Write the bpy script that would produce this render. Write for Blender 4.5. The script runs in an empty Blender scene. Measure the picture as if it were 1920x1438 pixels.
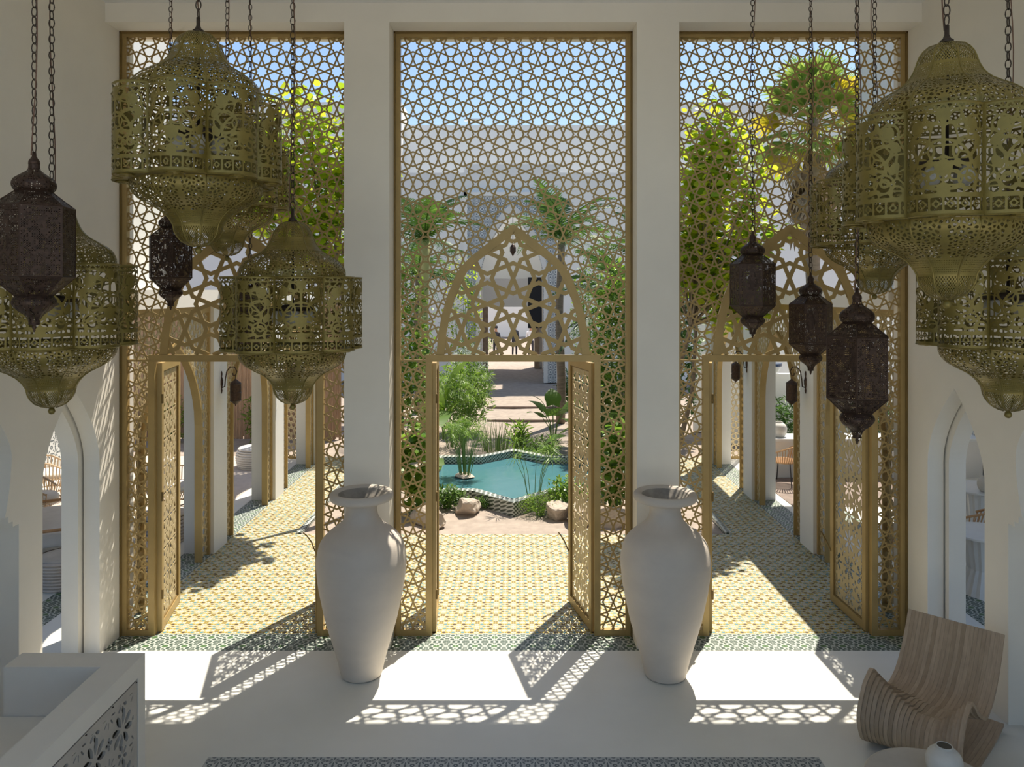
import bpy, math, random
import numpy as np
from mathutils import Vector, Matrix

# ---------------------------------------------------------------- camera, world, sun, exposure
scene = bpy.context.scene
COL = scene.collection
cam_data = bpy.data.cameras.new('camera')
cam = bpy.data.objects.new('camera', cam_data)
COL.objects.link(cam)
cam.location = (0.0, 0.0, 3.67)
cam.rotation_euler = (math.radians(90), 0, 0)
cam_data.sensor_fit = 'HORIZONTAL'
cam_data.sensor_width = 36.0
cam_data.lens = 1458.0 / 1920.0 * 36.0
cam_data.shift_x = -3.0 / 1920.0
cam_data.shift_y = -174.0 / 1920.0
cam_data.clip_end = 400
scene.camera = cam

SUN_DIR = Vector((0.71, 1.35, 2.91)).normalized()
world = bpy.data.worlds.new('world')
scene.world = world
world.use_nodes = True
wn = world.node_tree.nodes
wl = world.node_tree.links
bg = wn['Background']
sky = wn.new('ShaderNodeTexSky')
sky.sky_type = 'NISHITA'
sky.sun_disc = False
sky.sun_elevation = math.asin(SUN_DIR.z)
sky.sun_rotation = math.atan2(SUN_DIR.x, SUN_DIR.y)
sky.air_density = 1.0
sky.dust_density = 1.0
sky.ozone_density = 1.0
hsv = wn.new('ShaderNodeHueSaturation')          # hazy coastal sky
hsv.inputs['Saturation'].default_value = 1.1
wl.new(sky.outputs[0], hsv.inputs['Color'])
wl.new(hsv.outputs[0], bg.inputs[0])
bg.inputs[1].default_value = 0.049

sun_data = bpy.data.lights.new('sun', 'SUN')
sun_data.energy = 2.3
sun_data.angle = 0.009
sun_data.color = (1.0, 0.92, 0.79)
sun = bpy.data.objects.new('sun', sun_data)
COL.objects.link(sun)
sun.rotation_euler = SUN_DIR.to_track_quat('Z', 'Y').to_euler()
sun.location = (10, 18, 40)

scene.view_settings.view_transform = 'Standard'
scene.view_settings.look = 'None'
scene.view_settings.gamma = 1.0
scene.view_settings.use_curve_mapping = False
scene.view_settings.exposure = 1.8

rnd = random.Random(7)
nrg = np.random.default_rng(11)
PI = math.pi

# ---------------------------------------------------------------- material helpers
class E:
    """socket wrapper: python arithmetic becomes Math nodes"""
    def __init__(self, nt, s):
        self.nt, self.s = nt, s
    def _m(self, op, *args):
        n = self.nt.nodes.new('ShaderNodeMath'); n.operation = op
        for i, a in enumerate((self,) + args):
            if isinstance(a, E): self.nt.links.new(a.s, n.inputs[i])
            else: n.inputs[i].default_value = float(a)
        return E(self.nt, n.outputs[0])
    def __add__(self, o): return self._m('ADD', o)
    def __sub__(self, o): return self._m('SUBTRACT', o)
    def __mul__(self, o): return self._m('MULTIPLY', o)
    def __truediv__(self, o): return self._m('DIVIDE', o)
    def abs(self): return self._m('ABSOLUTE')
    def floor(self): return self._m('FLOOR')
    def fract(self): return self._m('FRACT')
    def sqrt(self): return self._m('SQRT')
    def cos(self): return self._m('COSINE')
    def atan2(self, o): return self._m('ARCTAN2', o)
    def min(self, o): return self._m('MINIMUM', o)
    def max(self, o): return self._m('MAXIMUM', o)
    def lt(self, v): return self._m('LESS_THAN', v)
    def gt(self, v): return self._m('GREATER_THAN', v)
    def mod(self, v): return self._m('FLOORED_MODULO', v)

def hyp(a, b):
    return (a * a + b * b).sqrt()

def mixcol(nt, fac, a, b):
    n = nt.nodes.new('ShaderNodeMix'); n.data_type = 'RGBA'
    if isinstance(fac, E): nt.links.new(fac.s, n.inputs[0])
    else: n.inputs[0].default_value = fac
    for i, c in ((6, a), (7, b)):
        if isinstance(c, tuple): n.inputs[i].default_value = c if len(c) == 4 else c + (1,)
        else: nt.links.new(c, n.inputs[i])
    return n.outputs[2]

def c255(r, g, b):
    f = lambda v: (v / 255.0 / 12.92) if v / 255.0 <= 0.04045 else ((v / 255.0 + 0.055) / 1.055) ** 2.4
    return (f(r), f(g), f(b))

def new_mat(name):
    m = bpy.data.materials.new(name); m.use_nodes = True
    nt = m.node_tree
    return m, nt, nt.nodes['Principled BSDF']

def noise(nt, scale, detail=4.0, coord='Object', rough=0.6, vec_scale=None):
    tc = nt.nodes.new('ShaderNodeTexCoord')
    out = tc.outputs[coord]
    if vec_scale:
        mp = nt.nodes.new('ShaderNodeMapping'); mp.inputs['Scale'].default_value = vec_scale
        nt.links.new(out, mp.inputs[0]); out = mp.outputs[0]
    n = nt.nodes.new('ShaderNodeTexNoise'); n.inputs['Scale'].default_value = scale
    n.inputs['Detail'].default_value = detail; n.inputs['Roughness'].default_value = rough
    nt.links.new(out, n.inputs['Vector'])
    return n.outputs[0]

def ramp(nt, fac, stops):
    r = nt.nodes.new('ShaderNodeValToRGB')
    els = r.color_ramp.elements
    while len(els) < len(stops): els.new(0.5)
    for e, (p, c) in zip(els, stops):
        e.position = p; e.color = c + (1,) if len(c) == 3 else c
    nt.links.new(fac, r.inputs[0])
    return r.outputs[0]

def bump(nt, bsdf, height, strength, dist=0.01):
    b = nt.nodes.new('ShaderNodeBump'); b.inputs['Strength'].default_value = strength
    b.inputs['Distance'].default_value = dist
    nt.links.new(height, b.inputs['Height']); nt.links.new(b.outputs[0], bsdf.inputs['Normal'])

def plain(name, col, rough=0.6, metal=0.0, var=0.08, scale=6.0, bmp=0.0, bscale=60.0, coord='Object', vec_scale=None):
    m, nt, b = new_mat(name)
    lo = tuple(max(0, c * (1 - var)) for c in col); hi = tuple(min(1, c * (1 + var)) for c in col)
    nz = noise(nt, scale, coord=coord, vec_scale=vec_scale)
    nt.links.new(ramp(nt, nz, [(0.3, lo), (0.7, hi)]), b.inputs['Base Color'])
    b.inputs['Roughness'].default_value = rough; b.inputs['Metallic'].default_value = metal
    if bmp: bump(nt, b, noise(nt, bscale, coord=coord, vec_scale=vec_scale), bmp)
    return m

def leaf_mat(name, dark, light, trans=0.5, rough=0.45):
    m, nt, b = new_mat(name)
    g = nt.nodes.new('ShaderNodeNewGeometry')
    colr = ramp(nt, g.outputs['Random Per Island'], [(0.0, dark), (1.0, light)])
    nt.links.new(colr, b.inputs['Base Color']); b.inputs['Roughness'].default_value = rough
    t = nt.nodes.new('ShaderNodeBsdfTranslucent'); nt.links.new(colr, t.inputs[0])
    mx = nt.nodes.new('ShaderNodeMixShader'); mx.inputs[0].default_value = trans
    nt.links.new(b.outputs[0], mx.inputs[1]); nt.links.new(t.outputs[0], mx.inputs[2])
    nt.links.new(mx.outputs[0], nt.nodes['Material Output'].inputs[0])
    return m

def world_xy(nt):
    g = nt.nodes.new('ShaderNodeNewGeometry'); s = nt.nodes.new('ShaderNodeSeparateXYZ')
    nt.links.new(g.outputs['Position'], s.inputs[0])
    return E(nt, s.outputs[0]), E(nt, s.outputs[1]), E(nt, s.outputs[2])

def tile_yellow():
    m, nt, b = new_mat('yellow_star_tile')
    x, y, z = world_xy(nt)
    cx = x / 0.2 + 0.5; cy = (y - 8.3) / 0.2 + 0.5
    par = (cx.floor() + cy.floor()).mod(2.0).gt(0.5)
    u = (cx.fract() - 0.5).abs(); v = (cy.fract() - 0.5).abs()
    r = hyp(u, v); th = v.atan2(u)
    star = r - ((th * 8.0).cos() * 0.035 + 0.155)
    oval = hyp(u - 0.5, v - 0.5) - 0.145
    p1 = hyp((u - 0.26), (v - 0.26)) - 0.10
    p2 = hyp(u - 0.38, v * 1.3) - 0.082
    p3 = hyp(u - 0.06, v - 0.41) - 0.05
    p4 = hyp(u - 0.42, (v - 0.24)) - 0.035
    pet = p1.min(p2)
    alls = star.min(oval).min(pet).min(p3).min(p4)
    yel = alls.gt(0.0) * alls.lt(0.043)
    colr = mixcol(nt, yel, (0.40, 0.415, 0.375), (0.38, 0.28, 0.015))
    petc = mixcol(nt, par, (0.055, 0.028, 0.018), (0.07, 0.20, 0.26))
    colr = mixcol(nt, pet.lt(0.0), colr, petc)
    colr = mixcol(nt, p3.min(p4).lt(0.0), colr, (0.10, 0.075, 0.06))
    gr = u.gt(0.494).max(v.gt(0.494))
    nz = noise(nt, 30.0)
    colr = mixcol(nt, 0.0, colr, colr)
    nt.links.new(colr, b.inputs['Base Color'])
    b.inputs['Roughness'].default_value = 0.55
    return m

def tile_green(name, rot=False, dark=(0.035, 0.065, 0.045), mid=(0.07, 0.14, 0.05), line=(0.42, 0.45, 0.40), step=0.2, off=(0, 0)):
    m, nt, b = new_mat(name)
    x, y, z = world_xy(nt)
    cx = (x - off[0]) / step; cy = (y - off[1]) / step
    u = (cx.fract() - 0.5).abs(); v = (cy.fract() - 0.5).abs()
    big = hyp(u, v) - 0.16
    d = (hyp(u - 0.235, v - 0.225) - 0.105).min(hyp(u - 0.315, v * 1.2) - 0.085)
    d = d.min(hyp(u, v - 0.31) - 0.075).min(hyp(u - 0.13, v - 0.44) - 0.078)
    d = d.min(hyp(u - 0.45, v - 0.14) - 0.065).min(hyp(u - 0.45, v - 0.45) - 0.055).min(hyp(u - 0.36, v - 0.43) - 0.06).min(hyp(u - 0.44, v - 0.30) - 0.065)
    colr = mixcol(nt, d.lt(0.0), line, dark)
    colr = mixcol(nt, big.lt(0.0), colr, mid)
    nt.links.new(colr, b.inputs['Base Color']); b.inputs['Roughness'].default_value = 0.5
    return m

def tile_ray(name, step, off, a, c, plane='xy'):
    m, nt, b = new_mat(name)
    x, y, z = world_xy(nt)
    p, q = (x, y) if plane == 'xy' else ((x, z) if plane == 'xz' else (y, z))
    u = ((p - off[0]) / step).fract() - 0.5; v = ((q - off[1]) / step).fract() - 0.5
    r = hyp(u, v); th = v.atan2(u)
    rays = (th * 8.0).cos().gt(0.1) * r.gt(0.09) * r.lt(0.40)
    cor = hyp(u.abs() - 0.5, v.abs() - 0.5)
    ring = cor.lt(0.17) * cor.gt(0.06)
    edge = (hyp(u.abs() - 0.5, v) - 0.09).min(hyp(u, v.abs() - 0.5) - 0.09).lt(0.0)
    colr = mixcol(nt, rays.max(ring).max(edge), a, c)
    nt.links.new(colr, b.inputs['Base Color']); b.inputs['Roughness'].default_value = 0.5
    return m

def tile_dots(name, step, a, c):
    """staggered rounded cells (pool rim), mapped on all three axes"""
    m, nt, b = new_mat(name)
    x, y, z = world_xy(nt)
    p = (x + y * 0.55) / step; q = (z * 1.3 + y * 0.6) / step
    d1 = hyp(p.fract() - 0.5, q.fract() - 0.5)
    d2 = hyp((p + 0.5).fract() - 0.5, (q + 0.5).fract() - 0.5)
    d = d1.min(d2)
    colr = mixcol(nt, d.lt(0.27), a, c)
    nt.links.new(colr, b.inputs['Base Color']); b.inputs['Roughness'].default_value = 0.4
    return m

M = {}
M['plaster'] = plain('white_plaster', (0.83, 0.785, 0.695), 0.85, var=0.035, scale=1.3, bmp=0.08, bscale=25)
M['plaster_out'] = plain('white_render', (0.72, 0.705, 0.67), 0.85, var=0.03, scale=1.0, bmp=0.06, bscale=25)
M['plaster_far'] = plain('far_white_render', (0.88, 0.87, 0.84), 0.9, var=0.03, scale=0.4)
M['microcement'] = plain('pale_microcement', (0.75, 0.74, 0.68), 0.5, var=0.05, scale=0.9, bmp=0.03, bscale=12)
M['ceiling'] = plain('white_ceiling_paint', (0.80, 0.79, 0.76), 0.9, var=0.02)
M['brass'] = plain('brass_painted_steel', (0.41, 0.285, 0.11), 0.42, 0.3, var=0.10, scale=3.0, bmp=0.03, bscale=40)
M['brass_dark'] = plain('brass_dark_rebate', (0.20, 0.13, 0.04), 0.5, 0.35, var=0.1)
M['leaf_plate'] = plain('champagne_door_plate', (0.50, 0.40, 0.23), 0.45, 0.3, var=0.08, scale=3.0)
M['lantern_gold'] = plain('pierced_olive_brass', (0.205, 0.158, 0.038), 0.40, 0.4, var=0.14, scale=9.0)
M['lantern_rust'] = plain('dark_oxidised_metal', (0.056, 0.032, 0.021), 0.5, 0.5, var=0.4, scale=40.0)
M['chain'] = plain('dark_chain_steel', (0.06, 0.045, 0.035), 0.45, 0.7, var=0.2)
M['cord'] = plain('brown_cord', (0.16, 0.09, 0.06), 0.8)
M['vase'] = plain('matt_ivory_plaster', (0.60, 0.535, 0.46), 0.8, var=0.05, scale=2.5, bmp=0.10, bscale=9, vec_scale=(1, 1, 1.6))
M['vase_dark'] = plain('darker_vase_inside', (0.34, 0.31, 0.27), 0.9, var=0.25, scale=8)  # inside is darker and blotchier than the body
M['tile_y'] = tile_yellow()
M['tile_g'] = tile_green('green_border_tile', off=(0.1, 7.93))
M['tile_g2'] = tile_green('green_threshold_tile', off=(0.0, 0.1), step=0.2)
M['tile_b'] = tile_ray('blue_grey_inlay_tile', 0.112, (0.0, 5.675), (0.46, 0.48, 0.47), (0.09, 0.115, 0.125))
M['tile_far'] = tile_ray('blue_white_portal_tile', 0.21, (0, 0), (0.62, 0.64, 0.64), (0.07, 0.11, 0.15), 'xz')
M['tile_wall'] = tile_ray('grey_white_wall_tile', 0.26, (0, 0), (0.62, 0.63, 0.62), (0.10, 0.12, 0.13), 'yz')
M['pool_tile'] = tile_dots('pool_rim_tile', 0.085, (0.50, 0.52, 0.48), (0.055, 0.075, 0.055))
M['rear'] = plain('rear_wall_plaster', (0.47, 0.40, 0.31), 0.9)
M['terra'] = plain('pale_stone_panel', (0.50, 0.46, 0.40), 0.7, var=0.10, scale=4.0)
M['void_shade'] = plain('painted_recess_shade', (0.09, 0.08, 0.06), 0.9)  # dark tone painted in for shade inside hollows
M['sand'] = plain('pink_sand', (0.345, 0.285, 0.235), 0.95, var=0.16, scale=5.0, bmp=0.7, bscale=9.0)
M['rock'] = plain('weathered_limestone', (0.46, 0.39, 0.32), 0.9, var=0.2, scale=3.0, bmp=0.9, bscale=6.0)
M['soil'] = plain('dark_soil', (0.09, 0.075, 0.055), 0.95, var=0.3, bmp=0.5)
M['trunk'] = plain('palm_bark', (0.22, 0.175, 0.13), 0.9, var=0.25, scale=5, bmp=0.6, bscale=8, vec_scale=(1, 1, 6))
M['green_trunk'] = plain('smooth_yellow_green_bark', (0.42, 0.40, 0.16), 0.6, var=0.12)
M['stem'] = plain('green_stem', (0.12, 0.22, 0.05), 0.6)
M['dead'] = plain('dry_palm_frond', (0.36, 0.27, 0.19), 0.9, var=0.25)
M['rattan'] = plain('honey_rattan', (0.46, 0.27, 0.13), 0.6, var=0.15)
M['rattan_lt'] = plain('pale_rattan', (0.56, 0.40, 0.25), 0.6, var=0.15)
M['cushion'] = plain('off_white_linen', (0.62, 0.60, 0.57), 0.95, var=0.05, bmp=0.2, bscale=80)
M['rope'] = plain('pale_coiled_rope', (0.52, 0.45, 0.39), 0.95, var=0.1, bmp=0.4, bscale=50)
M['steel_dark'] = plain('dark_steel', (0.04, 0.04, 0.045), 0.5, 0.5)
M['white_top'] = plain('white_stone_top', (0.70, 0.71, 0.70), 0.4, var=0.03)
M['ceramic'] = plain('pale_ceramic', (0.62, 0.60, 0.55), 0.7, var=0.06, bmp=0.1)
M['bamboo'] = plain('dry_bamboo', (0.42, 0.27, 0.17), 0.7, var=0.3, scale=2.0, vec_scale=(20, 20, 1))
M['deck'] = plain('grey_brown_deck', (0.22, 0.17, 0.14), 0.8, var=0.2)
M['navy'] = plain('navy_glaze', (0.02, 0.05, 0.12), 0.3)
M['black_cloth'] = plain('black_banner_cloth', (0.012, 0.014, 0.02), 0.7)
M['cloth_dark'] = plain('dark_clothing', (0.02, 0.02, 0.026), 0.9)
M['cloth_pale'] = plain('pale_shirt', (0.5, 0.5, 0.52), 0.9)
M['skin'] = plain('skin', (0.32, 0.18, 0.12), 0.6)
M['lamp_off'] = plain('frosted_bulb', (0.55, 0.53, 0.47), 0.3)

def wood_mat():
    m, nt, b = new_mat('bleached_teak')
    oi = nt.nodes.new('ShaderNodeObjectInfo')
    base = ramp(nt, oi.outputs['Random'], [(0.0, (0.35, 0.26, 0.17)), (0.5, (0.41, 0.31, 0.21)), (1.0, (0.47, 0.36, 0.25))])
    g = ramp(nt, noise(nt, 9.0, 6, vec_scale=(1.0, 5, 1.0)), [(0.3, (0.84, 0.83, 0.82)), (0.7, (1.08, 1.07, 1.06))])
    n = nt.nodes.new('ShaderNodeMix'); n.data_type = 'RGBA'; n.blend_type = 'MULTIPLY'; n.inputs[0].default_value = 1
    nt.links.new(base, n.inputs[6]); nt.links.new(g, n.inputs[7])
    nt.links.new(n.outputs[2], b.inputs['Base Color']); b.inputs['Roughness'].default_value = 0.6
    return m
M['teak'] = wood_mat()

def water_mat():
    m, nt, b = new_mat('turquoise_pool_water')
    b.inputs['Base Color'].default_value = (0.065, 0.18, 0.205, 1)
    b.inputs['Roughness'].default_value = 0.06
    b.inputs['IOR'].default_value = 1.33
    bump(nt, b, noise(nt, 3.0, 3), 0.12, 0.05)
    return m
M['water'] = water_mat()
M['leaf_grape'] = leaf_mat('sea_grape_leaf', (0.18, 0.34, 0.015), (0.66, 0.70, 0.045), 0.64)
M['leaf_mid'] = leaf_mat('mid_green_leaf', (0.04, 0.10, 0.016), (0.17, 0.30, 0.04), 0.45)
M['leaf_bright'] = leaf_mat('bright_green_leaf', (0.09, 0.20, 0.024), (0.28, 0.42, 0.05), 0.5)
M['leaf_dark'] = leaf_mat('dark_green_leaf', (0.025, 0.07, 0.015), (0.10, 0.20, 0.04), 0.35)
M['leaf_palm'] = leaf_mat('fan_palm_leaf', (0.14, 0.24, 0.04), (0.40, 0.52, 0.10), 0.5)
M['leaf_yellow'] = leaf_mat('yellow_palm_leaf', (0.45, 0.40, 0.03), (0.70, 0.55, 0.03), 0.5)
M['leaf_silver'] = leaf_mat('silver_leaf', (0.25, 0.32, 0.24), (0.45, 0.52, 0.42), 0.3)

# ---------------------------------------------------------------- mesh helpers
class MB:
    def __init__(self):
        self.v, self.f = [], []
    def add(self, verts, faces):
        o = len(self.v)
        self.v.extend([tuple(p) for p in verts]); self.f.extend([tuple(i + o for i in q) for q in faces])
        return self
    def box(self, x0, x1, y0, y1, z0, z1):
        return self.add([(x0, y0, z0), (x1, y0, z0), (x1, y1, z0), (x0, y1, z0), (x0, y0, z1), (x1, y0, z1), (x1, y1, z1), (x0, y1, z1)],
                        [(0, 3, 2, 1), (4, 5, 6, 7), (0, 1, 5, 4), (1, 2, 6, 5), (2, 3, 7, 6), (3, 0, 4, 7)])
    def strip(self, a, b, w, t, fn=None):
        """flat bar from a to b (2D) of width w; fn maps (p,q,d) to 3D, thickness t about d=0"""
        ax, ay = a; bx, by = b
        dx, dy = bx - ax, by - ay
        L = math.hypot(dx, dy)
        if L < 1e-6: return self

        nx, ny = -dy / L * w / 2, dx / L * w / 2
        pts = [(ax + nx, ay + ny), (ax - nx, ay - ny), (bx - nx, by - ny), (bx + nx, by + ny)]
        vs = [fn(p[0], p[1], -t / 2) for p in pts] + [fn(p[0], p[1], t / 2) for p in pts]
        return self.add(vs, [(0, 1, 2, 3), (7, 6, 5, 4), (0, 4, 5, 1), (1, 5, 6, 2), (2, 6, 7, 3), (3, 7, 4, 0)])
    def tube(self, path, r, seg=6, caps=True, close=False):
        path = [Vector(p) for p in path]
        rs = r if isinstance(r, (list, tuple)) else [r] * len(path)
        n = len(path); rings = []
        up = Vector((0, 0, 1))
        t0 = (path[1] - path[0]).normalized()
        if abs(t0.dot(up)) > 0.9: up = Vector((1, 0, 0))
        prev = t0.cross(up).normalized()
        base = len(self.v)
        for i in range(n):
            if close: t = (path[(i + 1) % n] - path[i - 1]).normalized()
            else: t = (path[min(i + 1, n - 1)] - path[max(i - 1, 0)]).normalized()
            nrm = prev - t * prev.dot(t)
            nrm = nrm.normalized() if nrm.length > 1e-6 else t.orthogonal().normalized()
            prev = nrm; bn = t.cross(nrm)
            for k in range(seg):
                a = 2 * PI * k / seg
                p = path[i] + (nrm * math.cos(a) + bn * math.sin(a)) * rs[i]
                self.v.append(tuple(p))
        m = n if close else n - 1
        for i in range(m):
            for k in range(seg):
                a = base + i * seg + k; b = base + i * seg + (k + 1) % seg
                j = (i + 1) % n
                c = base + j * seg + (k + 1) % seg; d = base + j * seg + k
                self.f.append((a, b, c, d))
        if caps and not close:
            self.f.append(tuple(base + k for k in reversed(range(seg))))
            self.f.append(tuple(base + (n - 1) * seg + k for k in range(seg)))
        return self
    def lathe(self, prof, seg=32, c=(0, 0, 0), caps=True):
        base = len(self.v); n = len(prof)
        for r, z in prof:
            for k in range(seg):
                a = 2 * PI * k / seg
                self.v.append((c[0] + r * math.cos(a), c[1] + r * math.sin(a), c[2] + z))
        for i in range(n - 1):
            for k in range(seg):
                a = base + i * seg + k; b = base + i * seg + (k + 1) % seg
                self.f.append((a, b, b + seg, a + seg))
        if caps:
            self.f.append(tuple(base + k for k in reversed(range(seg))))
            self.f.append(tuple(base + (n - 1) * seg + k for k in range(seg)))
        return self
    def mesh(self, name, mat, smooth=False):
        me = bpy.data.meshes.new(name)
        me.from_pydata(self.v, [], self.f)
        if mat is not None: me.materials.append(M[mat] if isinstance(mat, str) else mat)
        if smooth: me.polygons.foreach_set('use_smooth', [True] * len(me.polygons))
        me.update()
        return me
    def build(self, name, mat, parent=None, loc=(0, 0, 0), rz=0.0, smooth=False):
        return place(name, self.mesh(name, mat, smooth), parent, loc, rz)

def place(name, me, parent=None, loc=(0, 0, 0), rz=0.0, rot=None, scale=None):
    o = bpy.data.objects.new(name, me)
    COL.objects.link(o)
    o.location = loc
    o.rotation_euler = rot if rot is not None else (0, 0, rz)
    if scale is not None: o.scale = scale if isinstance(scale, (tuple, list)) else (scale,) * 3
    if parent is not None: o.parent = parent
    return o

def tag(o, label=None, cat=None, group=None, kind=None):
    if label: o['label'] = label
    if cat: o['category'] = cat
    if group: o['group'] = group
    if kind: o['kind'] = kind
    return o

def thing(name, label, cat, loc=(0, 0, 0), rz=0.0, group=None, kind=None):
    o = bpy.data.objects.new(name, None); COL.objects.link(o)
    o.empty_display_size = 0.1
    o.location = loc; o.rotation_euler = (0, 0, rz)
    return tag(o, label, cat, group, kind)

def struct(name, mb, mat, label=None, smooth=False):
    o = mb.build(name, mat, smooth=smooth)
    o['kind'] = 'structure'
    if label: o['label'] = label
    return o

def bevel(o, w=0.01, seg=2):
    b = o.modifiers.new('bevel', 'BEVEL'); b.width = w; b.segments = seg; b.limit_method = 'ANGLE'
    return o

def big_mesh(name, V, F, mat, smooth=False):
    """V (n,3) array, F (m,k) int array with constant k"""
    me = bpy.data.meshes.new(name)
    n, (m, k) = len(V), F.shape
    me.vertices.add(n); me.vertices.foreach_set('co', np.asarray(V, dtype=np.float32).ravel())
    me.loops.add(m * k); me.loops.foreach_set('vertex_index', F.astype(np.int32).ravel())
    me.polygons.add(m)
    me.polygons.foreach_set('loop_start', np.arange(0, m * k, k, dtype=np.int32))
    me.polygons.foreach_set('loop_total', np.full(m, k, dtype=np.int32))
    if smooth: me.polygons.foreach_set('use_smooth', np.ones(m, dtype=bool))
    me.materials.append(M[mat] if isinstance(mat, str) else mat)
    me.update(calc_edges=True); me.validate()
    return me

def msq(F):
    """marching squares: F[(nv+1),(nu+1)] > 0 is solid -> 2D verts in grid units (u,v) and faces"""
    nv, nu = F.shape[0] - 1, F.shape[1] - 1
    S = F > 0
    ids, V, faces = {}, [], []
    def gid(key, p):
        k = ids.get(key)
        if k is None:
            k = ids[key] = len(V); V.append(p)
        return k
    for i in range(nv):
        Si, Sj = S[i], S[i + 1]
        for j in range(nu):
            cs = (Si[j], Si[j + 1], Sj[j + 1], Sj[j])
            if not (cs[0] or cs[1] or cs[2] or cs[3]): continue
            crn = ((i, j), (i, j + 1), (i + 1, j + 1), (i + 1, j))
            poly = []
            for k in range(4):
                a, b = crn[k], crn[(k + 1) % 4]
                if cs[k]: poly.append(gid(('p',) + a, (a[1], a[0])))
                if cs[k] != cs[(k + 1) % 4]:
                    lo, hi = (a, b) if a < b else (b, a)
                    fa, fb = F[lo], F[hi]; t = fa / (fa - fb)
                    t = min(max(t, 0.02), 0.98)
                    poly.append(gid(('e',) + lo + hi, (lo[1] + (hi[1] - lo[1]) * t, lo[0] + (hi[0] - lo[0]) * t)))
            if len(poly) > 2: faces.append(tuple(poly))
    return V, faces

def pierced(name, F, fn, mat, thick=0.0, smooth=True):
    """sheet of metal cut to F>0; fn(u,v,d) maps u,v in 0..1 and depth d to 3D"""
    nv, nu = F.shape[0] - 1, F.shape[1] - 1
    V, faces = msq(F)
    uv = [(p[0] / nu, p[1] / nv) for p in V]
    if not thick:
        vs = [fn(u, v, 0.0) for u, v in uv]; fs = faces
    else:
        n = len(uv)
        vs = [fn(u, v, thick / 2) for u, v in uv] + [fn(u, v, -thick / 2) for u, v in uv]
        fs = list(faces) + [tuple(i + n for i in reversed(f)) for f in faces]
        cnt = {}
        for f in faces:
            for a, b in zip(f, f[1:] + f[:1]):
                k = (a, b) if a < b else (b, a)
                cnt[k] = None if k in cnt else (a, b)
        for e in cnt.values():
            if e: fs.append((e[1], e[0], e[0] + n, e[1] + n))
    me = bpy.data.meshes.new(name); me.from_pydata(vs, [], fs)
    me.materials.append(M[mat])
    if smooth and not thick: me.polygons.foreach_set('use_smooth', [True] * len(me.polygons))
    me.update()
    return me

# ================================================================ the setting
HALL_X = 4.18
def arch_wall(mb, fn, s0, s1, z1, t, ops, z0=0.0):
    """wall slab in the (s,z) plane, thickness t, with arched openings ops=[(centre,[(z,halfwidth)...])]; fn(s,z,d)->3D"""
    zs = {z0, z1}
    for sc, pts in ops:
        for z, w in pts: zs.add(z)
    zs = sorted(z for z in zs if z0 <= z <= z1)
    def seg(pts, zm):
        for (za, wa), (zb, wb) in zip(pts, pts[1:]):
            if za < zm < zb: return za, wa, zb, wb
        return None
    def quad(a, b, c, d): mb.add([a, b, c, d], [(0, 1, 2, 3)])
    for za, zb in zip(zs, zs[1:]):
        lo, hi = [s0], [s0]
        for sc, pts in ops:
            g = seg(pts, (za + zb) / 2)
            if g is None: continue
            f = lambda z: g[1] + (g[3] - g[1]) * (z - g[0]) / (g[2] - g[0])
            wa, wb = f(za), f(zb)
            lo += [sc - wa, sc + wa]; hi += [sc - wb, sc + wb]
            for sg in (-1, 1):
                quad(fn(sc + sg * wa, za, 0), fn(sc + sg * wa, za, t), fn(sc + sg * wb, zb, t), fn(sc + sg * wb, zb, 0))
        lo.append(s1); hi.append(s1)
        for k in range(0, len(lo), 2):
            for d in (0, t):
                quad(fn(lo[k], za, d), fn(lo[k + 1], za, d), fn(hi[k + 1], zb, d), fn(hi[k], zb, d))
    for sc, pts in ops:
        for (za, wa), (zb, wb) in zip(pts, pts[1:]):
            if za == zb:
                for sg in (-1, 1):
                    quad(fn(sc + sg * wa, za, 0), fn(sc + sg * wb, za, 0), fn(sc + sg * wb, za, t), fn(sc + sg * wa, za, t))
    for s in (s0, s1):
        quad(fn(s, z0, 0), fn(s, z0, t), fn(s, z1, t), fn(s, z1, 0))
    quad(fn(s0, z1, 0), fn(s1, z1, 0), fn(s1, z1, t), fn(s0, z1, t))
    return mb

def pointed(w0, zs, za, n=14, p=1.8):
    pts = [(0.0, w0), (zs, w0)]
    for i in range(1, n + 1):
        t = i / n
        pts.append((zs + (za - zs) * t, w0 * (1 - t ** p)))
    return pts

# --- indoor floor with the inlaid tile band
fl = MB().box(-4.62, 4.62, -9.0, 5.2, -0.2, 0.0)
fl.box(-4.62, 4.62, 6.12, 7.93, -0.2, 0.0)
fl.box(-4.62, -2.402, 5.2, 6.12, -0.2, 0.0).box(2.402, 4.62, 5.2, 6.12, -0.2, 0.0)
fl.box(-2.402, 2.402, 5.2, 6.12, -0.2, -0.004)
floor = struct('floor', fl, 'microcement', 'pale polished microcement floor of the hall')
tm = MB().box(-0.1185, 0.1185, -0.1135, 0.1135, -0.01, 0.0).mesh('tile', 'tile_b')
for i in range(20):
    for j in range(4):
        place('tile', tm, floor, (-2.28 + 0.24 * i, 6.003 - 0.2295 * j, 0))

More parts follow.
